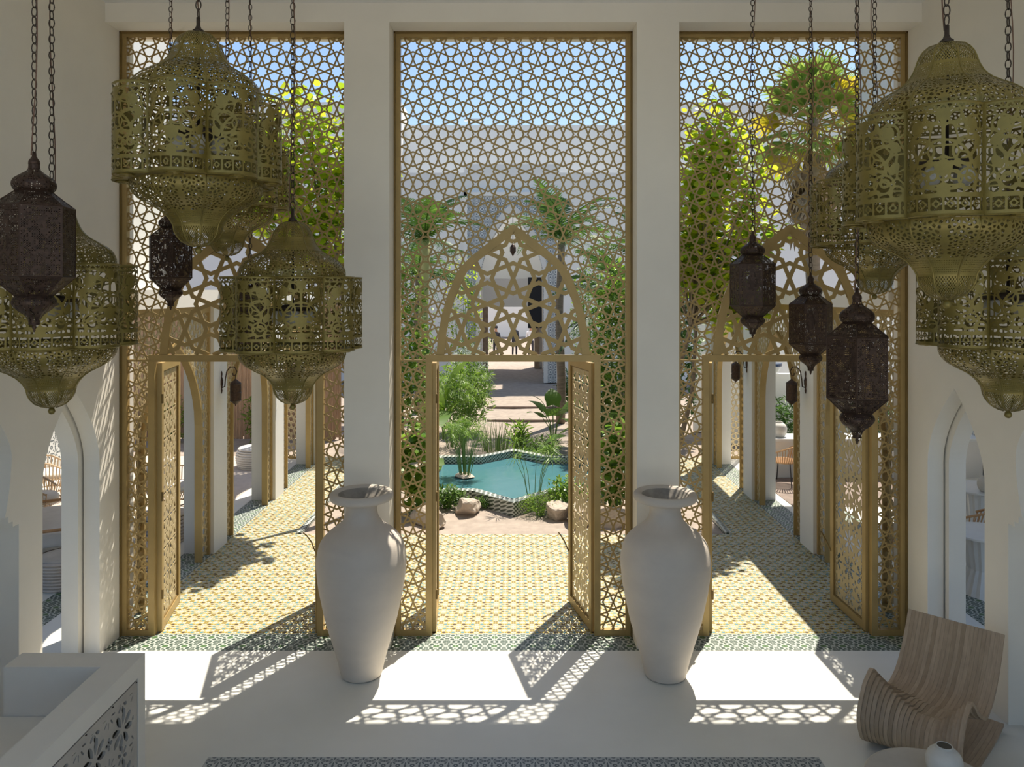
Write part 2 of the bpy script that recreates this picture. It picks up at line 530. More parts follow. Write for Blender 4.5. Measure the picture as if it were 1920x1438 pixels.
# --- terrace floor: green border, yellow star tiles
ter = MB().box(-4.2, 4.2, 7.93, 11.7, -0.2, -0.004).box(-4.62, -3.3, 11.7, 17.2, -0.2, -0.004).box(3.3, 4.62, 11.7, 17.2, -0.2, -0.004)
ter.box(-4.62, -4.2, 8.5, 11.7, -0.2, -0.004).box(4.2, 4.62, 8.5, 11.7, -0.2, -0.004)
terrace = struct('floor_terrace', ter, 'microcement', 'tiled terrace walkway of yellow star tiles with a green border')
tg = MB().box(-0.0985, 0.0985, -0.0935, 0.0935, -0.01, 0.0).mesh('tile', 'tile_g')
for i in range(42):
    for j in range(2):
        place('tile', tg, terrace, (-4.1 + 0.2 * i, 8.027 + 0.19 * j, 0))
ty = MB().box(-0.0992, 0.0992, -0.0992, 0.0992, -0.01, 0.0).mesh('tile', 'tile_y')
for j in range(7):
    for i in range(42):
        place('tile', ty, terrace, (-4.1 + 0.2 * i, 8.4 + 0.2 * j + 0.015, 0))
rest = MB(); thr = MB()
for j in range(7, 17):
    for i in range(42):
        x, y = -4.1 + 0.2 * i, 8.415 + 0.2 * j
        rest.box(x - 0.0992, x + 0.0992, y - 0.0992, y + 0.0992, -0.01, 0)
for j in range(17, 44):
    for i in range(5):
        for sg in (-1, 1):
            w = 0.0992 if i < 4 else 0.0492
            x, y = sg * (3.4 + 0.2 * i - (0.05 if i == 4 else 0)), 8.415 + 0.2 * j
            rest.box(x - w, x + w, y - 0.0992, y + 0.0992, -0.01, 0)
for j in range(43):
    for i in range(2):
        for sg in (-1, 1):
            x, y = sg * (4.302 + 0.2 * i), 8.6 + 0.2 * j
            thr.box(x - 0.0992, x + 0.0992, y - 0.0992, y + 0.0992, -0.01, 0)
tag(rest.build('far_tiles', 'tile_y', terrace), kind='stuff')
tag(thr.build('threshold_tiles', 'tile_g2', terrace), kind='stuff')
# tiled kerbs that hold the garden sand
for sg, nm in ((-1, 'kerb'), (1, 'kerb')):
    o = MB().box(min(sg * 3.2, sg * 3.29), max(sg * 3.2, sg * 3.29), 11.74, 17.2, -0.12, 0.02).build('garden_kerb', 'pool_tile')
    tag(o, kind='structure')

# --- side walls of the hall with the pointed archway and the horseshoe niche
horseshoe = [(0, 0.70), (1.70, 0.70), (1.70, 0.62), (1.745, 0.62), (1.745, 0.565), (1.80, 0.565), (1.80, 0.52)]
for i in range(1, 19):
    t = i / 18
    z = 1.80 + 1.15 * t
    w = (0.52 + 0.36 * t - 0.36 * t * t) if t < 0.42 else None
    if w is None:
        q = (t - 0.42) / 0.58
        w = (0.52 + 0.36 * 0.42 - 0.36 * 0.42 ** 2) * (1 - q ** 1.75)
    horseshoe.append((z, w))
side_arch = pointed(0.475, 1.95, 2.74)
outer_arch = pointed(0.415, 1.93, 2.64)
hall_top = 6.62
for sg, side in ((-1, 'left'), (1, 'right')):
    mb = MB()
    arch_wall(mb, lambda s, z, d, sg=sg: (sg * (HALL_X + d), s, z), 1.2, 8.3, hall_top, 0.16, [(5.87, horseshoe), (7.375, side_arch)])
    arch_wall(mb, lambda s, z, d, sg=sg: (sg * (HALL_X + 0.18 + d), s, z), 6.72, 8.3, hall_top, 0.17, [(7.375, outer_arch)])
    w = struct('wall_' + side, mb, 'plaster', 'white plaster side wall with pointed archway and horseshoe niche')
    nb = MB().box(min(sg * 4.62, sg * 4.7), max(sg * 4.62, sg * 4.7), 4.9, 6.72, 0, hall_top)
    nb.box(min(sg * 4.34, sg * 4.7), max(sg * 4.34, sg * 4.7), 6.64, 6.74, 0, hall_top)
    struct('wall_niche_' + side, nb, 'plaster', 'shaded back wall inside the horseshoe niche')
    # outside return of the facade
    ob = MB().box(min(sg * 4.18, sg * 4.55), max(sg * 4.18, sg * 4.55), 8.3, 8.55, 0, 6.8)
    struct('wall_facade_' + side, ob, 'plaster_out')

# --- front: two pillars, beam, ceiling, eave
PIL = ((-1.735, -1.272), (1.262, 1.695))
for k, (a, b) in enumerate(PIL):
    o = MB().box(a, b, 7.96, 8.55, 0, 6.42).build('pillar', 'plaster')
    tag(o, ('white square pillar behind the vase nearer the sea grape tree' if k == 0 else 'white square pillar behind the vase nearer the fan palm'), 'pillar', 'pillars between the lattice screens')
struct('trim_1', MB().box(-HALL_X, HALL_X, 7.96, 8.55, 6.42, 6.9), 'plaster', 'white beam over the lattice screens')
struct('ceiling', MB().box(-5, 5, 1.2, 7.96, hall_top, 6.9), 'ceiling', 'white flat ceiling of the hall')
struct('floor_bounce_court', MB().box(-13, -4.62, -16, 1.2, -0.2, 0).box(4.62, 13, -16, 1.2, -0.2, 0).box(-4.62, 4.62, -16, -9, -0.2, 0), 'microcement', 'added unseen paving behind the hall that bounces sunlight indoors')  # added out of view so its sunlit paving brightens the hall
struct('roof_eave', MB().box(-9, 9, 8.55, 9.76, 6.79, 7.1), 'plaster_out', 'projecting roof slab outside the screens')

# ================================================================ lattice screens
def lattice_cell():
    R, D = 0.5, 0.20711
    segs = []
    P = lambda r, k: (r * math.cos(k * PI / 4), r * math.sin(k * PI / 4))
    for k in range(8):
        for s in (-1, 1): segs.append((P(R, k), P(D, k + s)))
    e = 0.20711 / math.sqrt(2)
    d = 0.0854
    for sx in (-1, 1):
        for sy in (-1, 1):
            m = (0.5 + sx * e, 0.5 + sy * e)
            segs.append((m, (0.5 + sx * d, 0.5))); segs.append((m, (0.5, 0.5 + sy * d)))
    return segs
CELL = lattice_cell()

def lattice(mb, fn, unit, cx, cz, x0, x1, z0, z1, w, t, inside=None):
    """eight-fold star lattice with star centres at (cx+i*unit, cz+j*unit), clipped to a rectangle and inside(p)"""
    def ok(p):
        return x0 <= p[0] <= x1 and z0 <= p[1] <= z1 and (inside is None or inside(p))
    for i in range(math.floor((x0 - cx) / unit) - 1, math.ceil((x1 - cx) / unit) + 1):
        for j in range(math.floor((z0 - cz) / unit) - 1, math.ceil((z1 - cz) / unit) + 1):
            ox, oz = cx + i * unit, cz + j * unit
            for kk, (a, b) in enumerate(CELL):
                tt = t + 0.00012 * ((kk * 7) % 24)
                A = (ox + a[0] * unit, oz + a[1] * unit); B = (ox + b[0] * unit, oz + b[1] * unit)
                L = math.hypot(B[0] - A[0], B[1] - A[1]); ex = w * 0.33 / L
                lerp = lambda t: (A[0] + (B[0] - A[0]) * t, A[1] + (B[1] - A[1]) * t)
                ia, ib = ok(A), ok(B)
                if ia and ib and (inside is None or ok(lerp(0.5))):
                    mb.strip(lerp(-ex), lerp(1 + ex), w, tt, fn); continue
                N = 10
                st = [ok(lerp(k / N)) for k in range(N + 1)]
                k = 0
                while k <= N:
                    if not st[k]: k += 1; continue
                    e = k
                    while e < N and st[e + 1]: e += 1
                    ta, tb = k / N, e / N
                    if k > 0:
                        lo, hi = (k - 1) / N, k / N
                        for _ in range(6):
                            md = (lo + hi) / 2
                            if ok(lerp(md)): hi = md
                            else: lo = md
                        ta = hi
                    if e < N:
                        lo, hi = e / N, (e + 1) / N
                        for _ in range(6):
                            md = (lo + hi) / 2
                            if ok(lerp(md)): lo = md
                            else: hi = md
                        tb = lo
                    if tb - ta > 0.01: mb.strip(lerp(ta), lerp(tb), w, tt, fn)
                    k = e + 1
    return mb

# outline of the tympanum arch: (height above the base bar, half width)
ARCH = [(0.0, 0.82), (0.25, 0.795), (0.45, 0.755), (0.655, 0.695), (0.80, 0.63), (0.93, 0.565), (1.03, 0.475), (1.105, 0.38), (1.20, 0.26), (1.30, 0.13), (1.395, 0.0)]
def arch_half(h, table=ARCH):
    if h < 0 or h > table[-1][0]: return -1.0
    for (a, wa), (b, wb) in zip(table, table[1:]):
        if h <= b: return wa + (wb - wa) * (h - a) / (b - a)
    return -1.0

def ribbon(mb, fn, pts_out, pts_in, t):
    """closed flat band between two polylines with thickness t"""
    n = len(pts_out)
    vs = []
    for d in (-t / 2, t / 2):
        for p in pts_out: vs.append(fn(p[0], p[1], d))
        for p in pts_in: vs.append(fn(p[0], p[1], d))
    fs = []
    for k in range(n - 1):
        o0, o1, i0, i1 = k, k + 1, n + k, n + k + 1
        fs.append((o0, o1, i1, i0)); fs.append((2 * n + o0, 2 * n + i0, 2 * n + i1, 2 * n + o1))
        fs.append((o0, 2 * n + o0, 2 * n + o1, o1)); fs.append((i0, i1, 2 * n + i1, 2 * n + i0))
    fs.append((0, n, 3 * n, 2 * n)); fs.append((n - 1, 3 * n - 1, 4 * n - 1, 2 * n - 1))
    return mb.add(vs, fs)

SC_Y, SC_TOP, TR = 8.30, 6.42, 2.915      # screen plane, top, height of the transom
UNIT = 0.267
def screen(xc, half, label):
    t = thing('lattice_screen', label, 'screen', (xc, SC_Y, 0), 0, 'tall brass lattice screens in the hall front')
    fn = lambda p, q, d: (p, d, q)
    fw = 0.066
    # frame: proud outer bar and a recessed inner lip
    for nm, bx in (('frame_stile', (-half, -half + fw, 0.0, SC_TOP)), ('frame_stile', (half - fw, half, 0.0, SC_TOP)), ('frame_rail', (-half + fw, half - fw, SC_TOP - 0.056, SC_TOP))):
        m = MB().box(bx[0], bx[1], -0.035, 0.035, bx[2], bx[3])
        o = m.build(nm, 'brass', t)
    m = MB()
    m.box(-half, -half + 0.016, -0.06, -0.035, 0, SC_TOP).box(half - 0.016, half, -0.06, -0.035, 0, SC_TOP).box(-half, half, -0.06, -0.035, SC_TOP - 0.016, SC_TOP)
    m.build('outer_bead', 'brass_dark', t)
    inn = half - fw
    zb = 2.985                                    # top of the base bar
    def outside(p):
        if p[1] < zb and abs(p[0]) < 0.93: return False
        return abs(p[0]) > arch_half(p[1] - zb) - 0.03 if p[1] >= zb else True
    m = lattice(MB(), fn, UNIT, 0.0, 6.275, -inn, inn, TR + 0.01, SC_TOP - 0.05, 0.0172, 0.005, outside)
    m.build('upper_lattice', 'brass', t)
    def insid(p): return abs(p[0]) < arch_half(p[1] - zb) - 0.05
    m = lattice(MB(), fn, 0.551, 0.0, 4.078, -0.85, 0.85, zb, zb + 1.4, 0.044, 0.007, insid)
    m.build('arch_lattice', 'brass', t)
    po, pi = [], []
    hs = [1.395 * k / 40 for k in range(41)]
    L = [(-arch_half(h), zb + h) for h in hs]; R = [(arch_half(h), zb + h) for h in reversed(hs)]
    po = L + R[1:]
    bw = 0.085
    for k, p in enumerate(po):
        a = po[max(k - 1, 0)]; b = po[min(k + 1, len(po) - 1)]
        tx, tz = b[0] - a[0], b[1] - a[1]; l = math.hypot(tx, tz)
        off = bw if abs(p[0]) > 0.02 else bw * 1.25
        pi.append((p[0] + tz / l * off, p[1] - tx / l * off))
    ribbon(MB(), fn, po, pi, 0.03).build('arch_band', 'brass', t)
    MB().box(-0.93, 0.93, -0.028, 0.028, TR, zb).build('arch_base_bar', 'brass', t)
    for a, b in ((-inn, -0.93), (0.93, inn)): MB().box(a, b, -0.02, 0.02, TR, TR + 0.022).build('transom_rail', 'brass', t)
    for sg in (-1, 1):
        a, b = (-inn, -0.93) if sg < 0 else (0.93, inn)
        sp = lattice(MB(), fn, UNIT, sg * 1.068, 0.215, a, b, 0.06, TR, 0.0175, 0.005).build('side_lattice', 'brass', t)
        MB().box(a, b, -0.03, 0.03, 0.0, 0.06).build('bottom_rail', 'brass', t)
        s0, s1 = (-0.93, -0.865) if sg < 0 else (0.865, 0.93)
        MB().box(s0, s1, -0.035, 0.035, 0, TR).build('door_post', 'brass', t)
    return t

SCX = (-2.955, -0.005, 2.945)
screen(SCX[0], 1.225, 'tall brass lattice screen in the bay in front of the sea grape tree and lounge')
screen(SCX[1], 1.265, 'tall brass lattice screen in the middle bay between the two white pillars')
screen(SCX[2], 1.235, 'tall brass lattice screen in the bay in front of the fan palm')

# ---------------------------------------------------------------- door leaves with slotted plates
def capsule(X, Z, a, b, r):
    ax, az = a; bx, bz = b
    px, pz = X - ax, Z - az; dx, dz = bx - ax, bz - az
    h = np.clip((px * dx + pz * dz) / (dx * dx + dz * dz), 0, 1)
    return np.hypot(px - dx * h, pz - dz * h) - r

def door_plate():
    W, H = 0.70, 2.70
    nu, nv = 100, 380
    X, Z = np.meshgrid(np.linspace(0, W, nu + 1), np.linspace(0, H, nv + 1))
    hole = np.full(X.shape, 9.0)
    c = 0.30
    for i in range(-1, 4):
        for j in range(-1, 11):
            for ox, oz, kind in ((0, 0, 0), (0.5, 0.5, 1)):
                cx, cz = W / 2 + (i - 1 + ox) * c, 0.14 + (j + oz) * c
                if cx < -0.1 or cx > W + 0.1: continue
                m = (np.abs(X - cx) < 0.2) & (np.abs(Z - cz) < 0.2)
                if not m.any(): continue
                Xs, Zs = X[m], Z[m]; hh = np.full(Xs.shape, 9.0)
                if kind == 0:
                    for k in range(8):
                        a = k * PI / 4
                        r0, r1, w = (0.052, 0.108, 0.021) if k % 2 else (0.048, 0.122, 0.013)
                        hh = np.minimum(hh, capsule(Xs, Zs, (cx + r0 * math.cos(a), cz + r0 * math.sin(a)), (cx + r1 * math.cos(a), cz + r1 * math.sin(a)), w))
                    hh = np.minimum(hh, np.hypot(Xs - cx, Zs - cz) - 0.016)
                else:
                    for k in range(4):
                        a = k * PI / 2
                        hh = np.minimum(hh, capsule(Xs, Zs, (cx + 0.03 * math.cos(a), cz + 0.03 * math.sin(a)), (cx + 0.055 * math.cos(a), cz + 0.055 * math.sin(a)), 0.012))
                hole[m] = np.minimum(hole[m], hh)
    edge = np.minimum(np.minimum(X, W - X), np.minimum(Z, H - Z)) - 0.02
    F = np.maximum(hole, -edge)
    F[0, :] = F[-1, :] = 0.02; F[:, 0] = F[:, -1] = 0.02
    return pierced('slotted_panel', F, lambda u, v, d: (0.08 + u * W, d, 0.09 + v * H), 'leaf_plate', 0.006)
PLATE = door_plate()
LEAF_FRAME = MB().box(0, 0.08, -0.025, 0.025, 0, 2.88).box(0.78, 0.86, -0.025, 0.025, 0, 2.88).box(0.08, 0.78, -0.025, 0.025, 0, 0.09).box(0.08, 0.78, -0.025, 0.025, 2.79, 2.88).mesh('leaf_frame', 'brass')
BEAD = MB().box(0.08, 0.094, -0.014, 0.014, 0.09, 2.79).box(0.766, 0.78, -0.014, 0.014, 0.09, 2.79).box(0.094, 0.766, -0.014, 0.014, 0.09, 0.104).box(0.094, 0.766, -0.014, 0.014, 2.776, 2.79).mesh('leaf_bead', 'brass_dark')
HOOK = MB().tube([(0.80, 0, 0.55), (0.845, 0.03, 0.60), (0.86, 0.07, 0.70), (0.84, 0.12, 0.78), (0.80, 0.16, 0.83)], 0.008, 6).mesh('door_hook', 'brass_dark')
LEAVES = [(-3.80, 101, 'open brass door leaf beside the lounge side of the hall wall, half of a pair'),
          (-2.10, 104.5, 'open brass door leaf seen edge-on behind the vase nearer the stair'),
          (-0.855, 93.5, 'open brass door leaf seen edge-on beside the view to the pool, papyrus side'),
          (0.855, 102.5, 'open brass door leaf showing its slotted plate beside the pool view, palm trunk side'),
          (2.105, 76, 'open brass door leaf seen edge-on behind the vase nearer the wooden chair'),
          (3.80, 92, 'open brass door leaf showing its slotted plate beside the wooden rocking chair')]
for n, (x, ang, lab) in enumerate(LEAVES):
    t = thing('door_%d' % (n + 1), lab, None, (x, 8.345, 0.012), math.radians(ang), None, 'structure')
    place('leaf_frame', LEAF_FRAME, t); place('leaf_bead', BEAD, t); place('slotted_panel', PLATE, t)
    h = place('door_hook', HOOK, t)
    if x > 0 and ang > 90 or ang < 90: h.scale = (1, 1, 1)
    for z in (0.4, 1.45, 2.5):
        MB().lathe([(0.012, -0.05), (0.012, 0.05)], 8, (0, -0.03, z)).build('hinge', 'brass_dark', t)

# ================================================================ arcades along both walkways
ARC_T = [(0.0, 0.82), (1.85, 0.82), (2.05, 0.80), (2.25, 0.74), (2.45, 0.64), (2.62, 0.52), (2.78, 0.37), (2.92, 0.19), (3.02, 0.0)]
BAY = 2.30
def arcade_meshes():
    fn = lambda p, q, d: (d, p, q)
    top = 3.46
    fr = MB().box(-0.03, 0.03, -BAY / 2, -BAY / 2 + 0.05, 0, top).box(-0.03, 0.03, BAY / 2 - 0.05, BAY / 2, 0, top).box(-0.03, 0.03, -BAY / 2 + 0.05, BAY / 2 - 0.05, top - 0.09, top)
    inside = lambda p: abs(p[0]) > arch_half(p[1], ARC_T) + 0.0
    la = lattice(MB(), fn, 0.245, 0.0, 0.12, -BAY / 2 + 0.05, BAY / 2 - 0.05, 0.03, top - 0.09, 0.02, 0.010, inside)
    zz = [3.02 * k / 44 for k in range(45)]
    po = [(-arch_half(z, ARC_T) - 0.012, z) for z in zz] + [(arch_half(z, ARC_T) + 0.012, z) for z in reversed(zz[:-1])]
    pi = []
    for k, p in enumerate(po):
        a = po[max(k - 1, 0)]; b = po[min(k + 1, len(po) - 1)]
        tx, tz = b[0] - a[0], b[1] - a[1]; l = math.hypot(tx, tz)
        pi.append((p[0] + tz / l * 0.03, max(0, p[1] - tx / l * 0.03)))
    bd = ribbon(MB(), fn, po, pi, 0.10)
    return fr.mesh('panel_frame', 'brass'), la.mesh('panel_lattice', 'leaf_plate'), bd.mesh('arch_band', 'brass')
AF, AL, AB = arcade_meshes()
BAYS = (9.70, 12.50, 15.30)
PILY = (10.85, 13.65, 16.45)
ORD = ('first from the hall', 'second from the hall', 'third from the hall')
for sg, side in ((-1, 'lounge'), (1, 'dining')):
    for k, y in enumerate(BAYS):
        t = thing('arcade_screen', 'brass lattice arch panel on the %s side of the walkway, %s' % (side, ORD[k]), 'screen', (sg * 4.26, y, 0), 0, 'lattice arch panels of the arcades')
        place('panel_frame', AF, t); place('panel_lattice', AL, t); place('arch_band', AB, t)
    for k, y in enumerate(PILY):
        o = MB().box(min(sg * 4.18, sg * 4.6), max(sg * 4.18, sg * 4.6), y, y + 0.5, 0, 3.46).build('arcade_pillar', 'plaster_out')
        tag(o, 'white arcade pillar on the %s side of the walkway, %s' % (side, ORD[k]), 'pillar', 'white pillars of the arcades')
    rf = MB().box(min(sg * 4.12, sg * 9.5), max(sg * 4.12, sg * 9.5), 8.55, 13.9, 3.46, 3.68)
    rf.box(min(sg * 4.12, sg * 4.7), max(sg * 4.12, sg * 4.7), 13.9, 17.0, 3.46, 3.68)
    struct('roof_arcade', rf, 'plaster_out', 'flat white roof over the %s beside the walkway' % side)
    up = MB().box(min(sg * 6.0, sg * 9.5), max(sg * 6.0, sg * 9.5), 8.55, 13.5, 3.68, 8.6)
    struct('wall_upper_storey', up, 'plaster_out', 'plain white upper storey block above the %s roof' % side)
    fb = MB().box(min(sg * 4.62, sg * 13), max(sg * 4.62, sg * 13), 6.72, 17.2, -0.2, 0.0)
    struct('floor_' + side, fb, 'microcement', 'pale floor of the covered %s area' % side)
    st = MB()
    for j in range(42):
        for i in range(2):
            x, y = sg * (5.25 + 0.2 * i), 7.0 + 0.2 * j
            st.box(x - 0.0985, x + 0.0985, y - 0.0985, y + 0.0985, -0.006, 0.004)
    o = st.build('border_tiles', 'tile_g2'); tag(o, 'green and white tile strip across the %s floor' % side, 'tiles', kind='stuff')
    wb = MB().box(min(sg * 9.3, sg * 9.5), max(sg * 9.3, sg * 9.5), 6.72, 17.2, 0, 3.46)
    struct('wall_lounge_back', wb, 'plaster_out')
    tp = MB().box(min(sg * 9.27, sg * 9.3), max(sg * 9.27, sg * 9.3), 9.0, 17.0, 0.2, 3.2)
    tag(tp.build('wall_tile_panel', 'tile_wall'), 'grey patterned tile panel on the back wall of the %s area' % side, 'tile panel')

# ================================================================ pierced lanterns
def vor_edges(X, Z, pts):
    """distance-like measure to Voronoi cell borders (F2-F1)/2"""
    d = np.sqrt((X[..., None] - pts[:, 0]) ** 2 + (Z[..., None] - pts[:, 1]) ** 2)
    d.partition(1, axis=-1)
    return (d[..., 1] - d[..., 0]) / 2

def mirrored(n, w, h, mind, seed):
    r = np.random.default_rng(seed); out = []
    for _ in range(n * 60):
        p = (r.uniform(0.0, w), r.uniform(0, h))
        if all((p[0] - q[0]) ** 2 + (p[1] - q[1]) ** 2 > mind * mind for q in out) and (p[0] > mind / 2 or p[0] < 0.004): out.append(p)
        if len(out) >= n: break
    o = np.array(out)
    return np.vstack([o, o * np.array([-1, 1])])

LOBE_R, LOBE_S, LOBE_H = 0.42, 0.118, 0.53      # junction radius, bulge, height
def lobe_field():
    """scrollwork of one lobe: x in -w..w (arc length), z in 0..H; positive = metal"""
    w, H = 0.205, LOBE_H
    nu, nv = 84, 108
    X, Z = np.meshgrid(np.linspace(-w, w, nu + 1), np.linspace(0, H, nv + 1))
    A = np.abs(X)
    ring = lambda cx, cz, r, t: np.abs(np.hypot(A - cx, Z - cz) - r) - t
    ell = lambda cx, cz, rx, rz, an=0.0: (np.hypot(((A - cx) * math.cos(an) + (Z - cz) * math.sin(an)) / rx, (-(A - cx) * math.sin(an) + (Z - cz) * math.cos(an)) / rz) - 1) * min(rx, rz)
    s = np.full(X.shape, 9.0)
    def u(d):
        nonlocal s
        s = np.minimum(s, d)
    web = vor_edges(X, Z, mirrored(34, w, H, 0.042, 5)) - 0.0038
    u(np.where((Z > 0.10) & (Z < 0.50), web, 9))
    # central stem, vesica arcs, scrolls, tulips, flower
    u(np.maximum(A - 0.008, np.maximum(0.33 - Z, Z - 0.50)))
    u(np.maximum(ring(0.055, 0.345, 0.088, 0.0062), 0.26 - Z))
    u(ring(0.0, 0.235, 0.115, 0.0062) + np.where(Z < 0.22, 9, 0))
    u(ring(0.10, 0.30, 0.062, 0.0055)); u(ring(0.13, 0.42, 0.040, 0.0055)); u(ring(0.052, 0.452, 0.030, 0.005))
    u(ell(0.125, 0.42, 0.026, 0.03)); u(ell(0.16, 0.35, 0.016, 0.028, 0.5)); u(ell(0.15, 0.245, 0.02, 0.034, -0.5))
    u(ring(0.0, 0.185, 0.022, 0.005)); u(ring(0.045, 0.185, 0.022, 0.005)); u(ring(0.105, 0.17, 0.045, 0.0055)); u(ring(0.11, 0.175, 0.018, 0.006))
    u(ring(0.16, 0.13, 0.03, 0.005)); u(ell(0.055, 0.13, 0.034, 0.010, 0.35)); u(ell(0.05, 0.235, 0.03, 0.009, -0.6))
    # solid hems and the diamond band at the foot
    u(Z - 0.022); u(H - 0.014 - Z); u(w - 0.012 - A)
    u(np.maximum(0.083 - Z, Z - 0.104)); u(np.maximum(0.488 - Z, Z - 0.496))
    p = np.abs(((X / 0.058) % 1.0) - 0.5) * 0.058; q = np.abs(Z - 0.0525)
    dia = np.abs(p + q * 0.95 - 0.0155) - 0.0048
    u(np.where((Z > 0.02) & (Z < 0.086), np.minimum(dia, np.abs(p - 0.029) - 0.005), 9))
    pt = np.abs(((X / 0.05) % 1.0) - 0.5) * 0.05
    u(np.where(Z > 0.49, np.abs(pt - (Z - 0.49) * 0.8) - 0.0045, 9))
    return -s

LOBE_C = 2 * LOBE_R * math.sin(PI / 8)                      # chord
_h = LOBE_S; _rad = (LOBE_C ** 2 / 4 + _h ** 2) / (2 * _h)  # circle through the chord ends with sagitta
_half = math.asin(LOBE_C / 2 / _rad) if _h < _rad else PI - math.asin(LOBE_C / 2 / _rad)
_cx = LOBE_R * math.cos(PI / 8) + _h - _rad
def lobe_point(u, z):
    a = (u - 0.5) * 2 * _half
    return (_cx + _rad * math.cos(a), _rad * math.sin(a), z)

def revolve_sector(prof, nsec, bulge):
    """fn(u,v) for one sector of an n-sided pierced shell; prof is (r,z) along v"""
    pr = np.array(prof, dtype=float)
    seg = np.concatenate([[0], np.cumsum(np.hypot(np.diff(pr[:, 0]), np.diff(pr[:, 1])))])
    L = seg[-1]
    def fn(u, v, d=0):
        s = v * L
        r = float(np.interp(s, seg, pr[:, 0])); z = float(np.interp(s, seg, pr[:, 1]))
        a = (u - 0.5) * 2 * PI / nsec
        flat = math.cos(PI / nsec) / math.cos(a)
        rr = r * (flat + (1 - flat) * bulge)
        return (rr * math.cos(a), rr * math.sin(a), z)
    return fn, L, (lambda v: float(np.interp(v * L, seg, pr[:, 0])), lambda v: float(np.interp(v * L, seg, pr[:, 1])))

def smooth_prof(pts, n=40):
    """Catmull-Rom resample of (r,z) control points"""
    P = [pts[0]] + list(pts) + [pts[-1]]
    out = []
    k = max(2, n // (len(pts) - 1))
    for i in range(1, len(P) - 2):
        p0, p1, p2, p3 = (np.array(P[i + o], dtype=float) for o in (-1, 0, 1, 2))
        for j in range(k):
            t = j / k
            out.append(tuple(0.5 * ((2 * p1) + (-p0 + p2) * t + (2 * p0 - 5 * p1 + 4 * p2 - p3) * t * t + (-p0 + 3 * p1 - 3 * p2 + p3) * t ** 3)))
    out.append(tuple(P[-2]))
    return [(max(r, 0.002), z) for r, z in out]

def shell_field(L, rad, fine_from, fine_to, nsec, nu, nv, seed, mind, inv=False):
    """filigree at the wide end, small diamond holes at the narrow end; v along the profile, v=0 wide"""
    r = np.random.default_rng(seed)
    V = np.linspace(0, 1, nv + 1); U = np.linspace(-0.5, 0.5, nu + 1)
    W = np.array([2 * PI / nsec * rad(v) for v in V])
    X = U[None, :] * W[:, None]; S = np.repeat((V * L)[:, None], nu + 1, 1)
    F = np.zeros(X.shape)
    pts = mirrored(90, W.max() / 2, L * fine_from, mind, seed)
    web = 0.0042 - vor_edges(X, S, pts)
    d = 0.0135
    a = np.abs(((U[None, :] * np.maximum(8, np.round(W / 0.02))[len(W) // 4 * 3] + S / 0.021) % 1.0) - 0.5)
    b = np.abs(((U[None, :] * np.maximum(8, np.round(W / 0.02))[len(W) // 4 * 3] - S / 0.021) % 1.0) - 0.5)
    dia = (np.minimum(a, b) - 0.17) * -0.02
    rows = V[:, None] * np.ones_like(X)
    F = np.where(rows < fine_from, web, dia)
    dots = np.hypot((((U[None, :] * 14) % 1) - 0.5) * 0.012, (((S / 0.014) % 1) - 0.5) * 0.014) - 0.0032
    F = np.where((rows >= fine_from) & (rows < fine_to), dots, F)
    hem = np.minimum(np.minimum(S - 0.0, 9), W[:, None] / 2 - np.abs(X))
    F = np.maximum(F, 0.006 - hem)
    F = np.maximum(F, 0.0055 - np.abs(S - fine_to * L)); F = np.maximum(F, 0.004 - np.abs(S - fine_from * L))
    F[0, :] = F[-1, :] = 0.01; F[:, 0] = F[:, -1] = 0.01
    return F

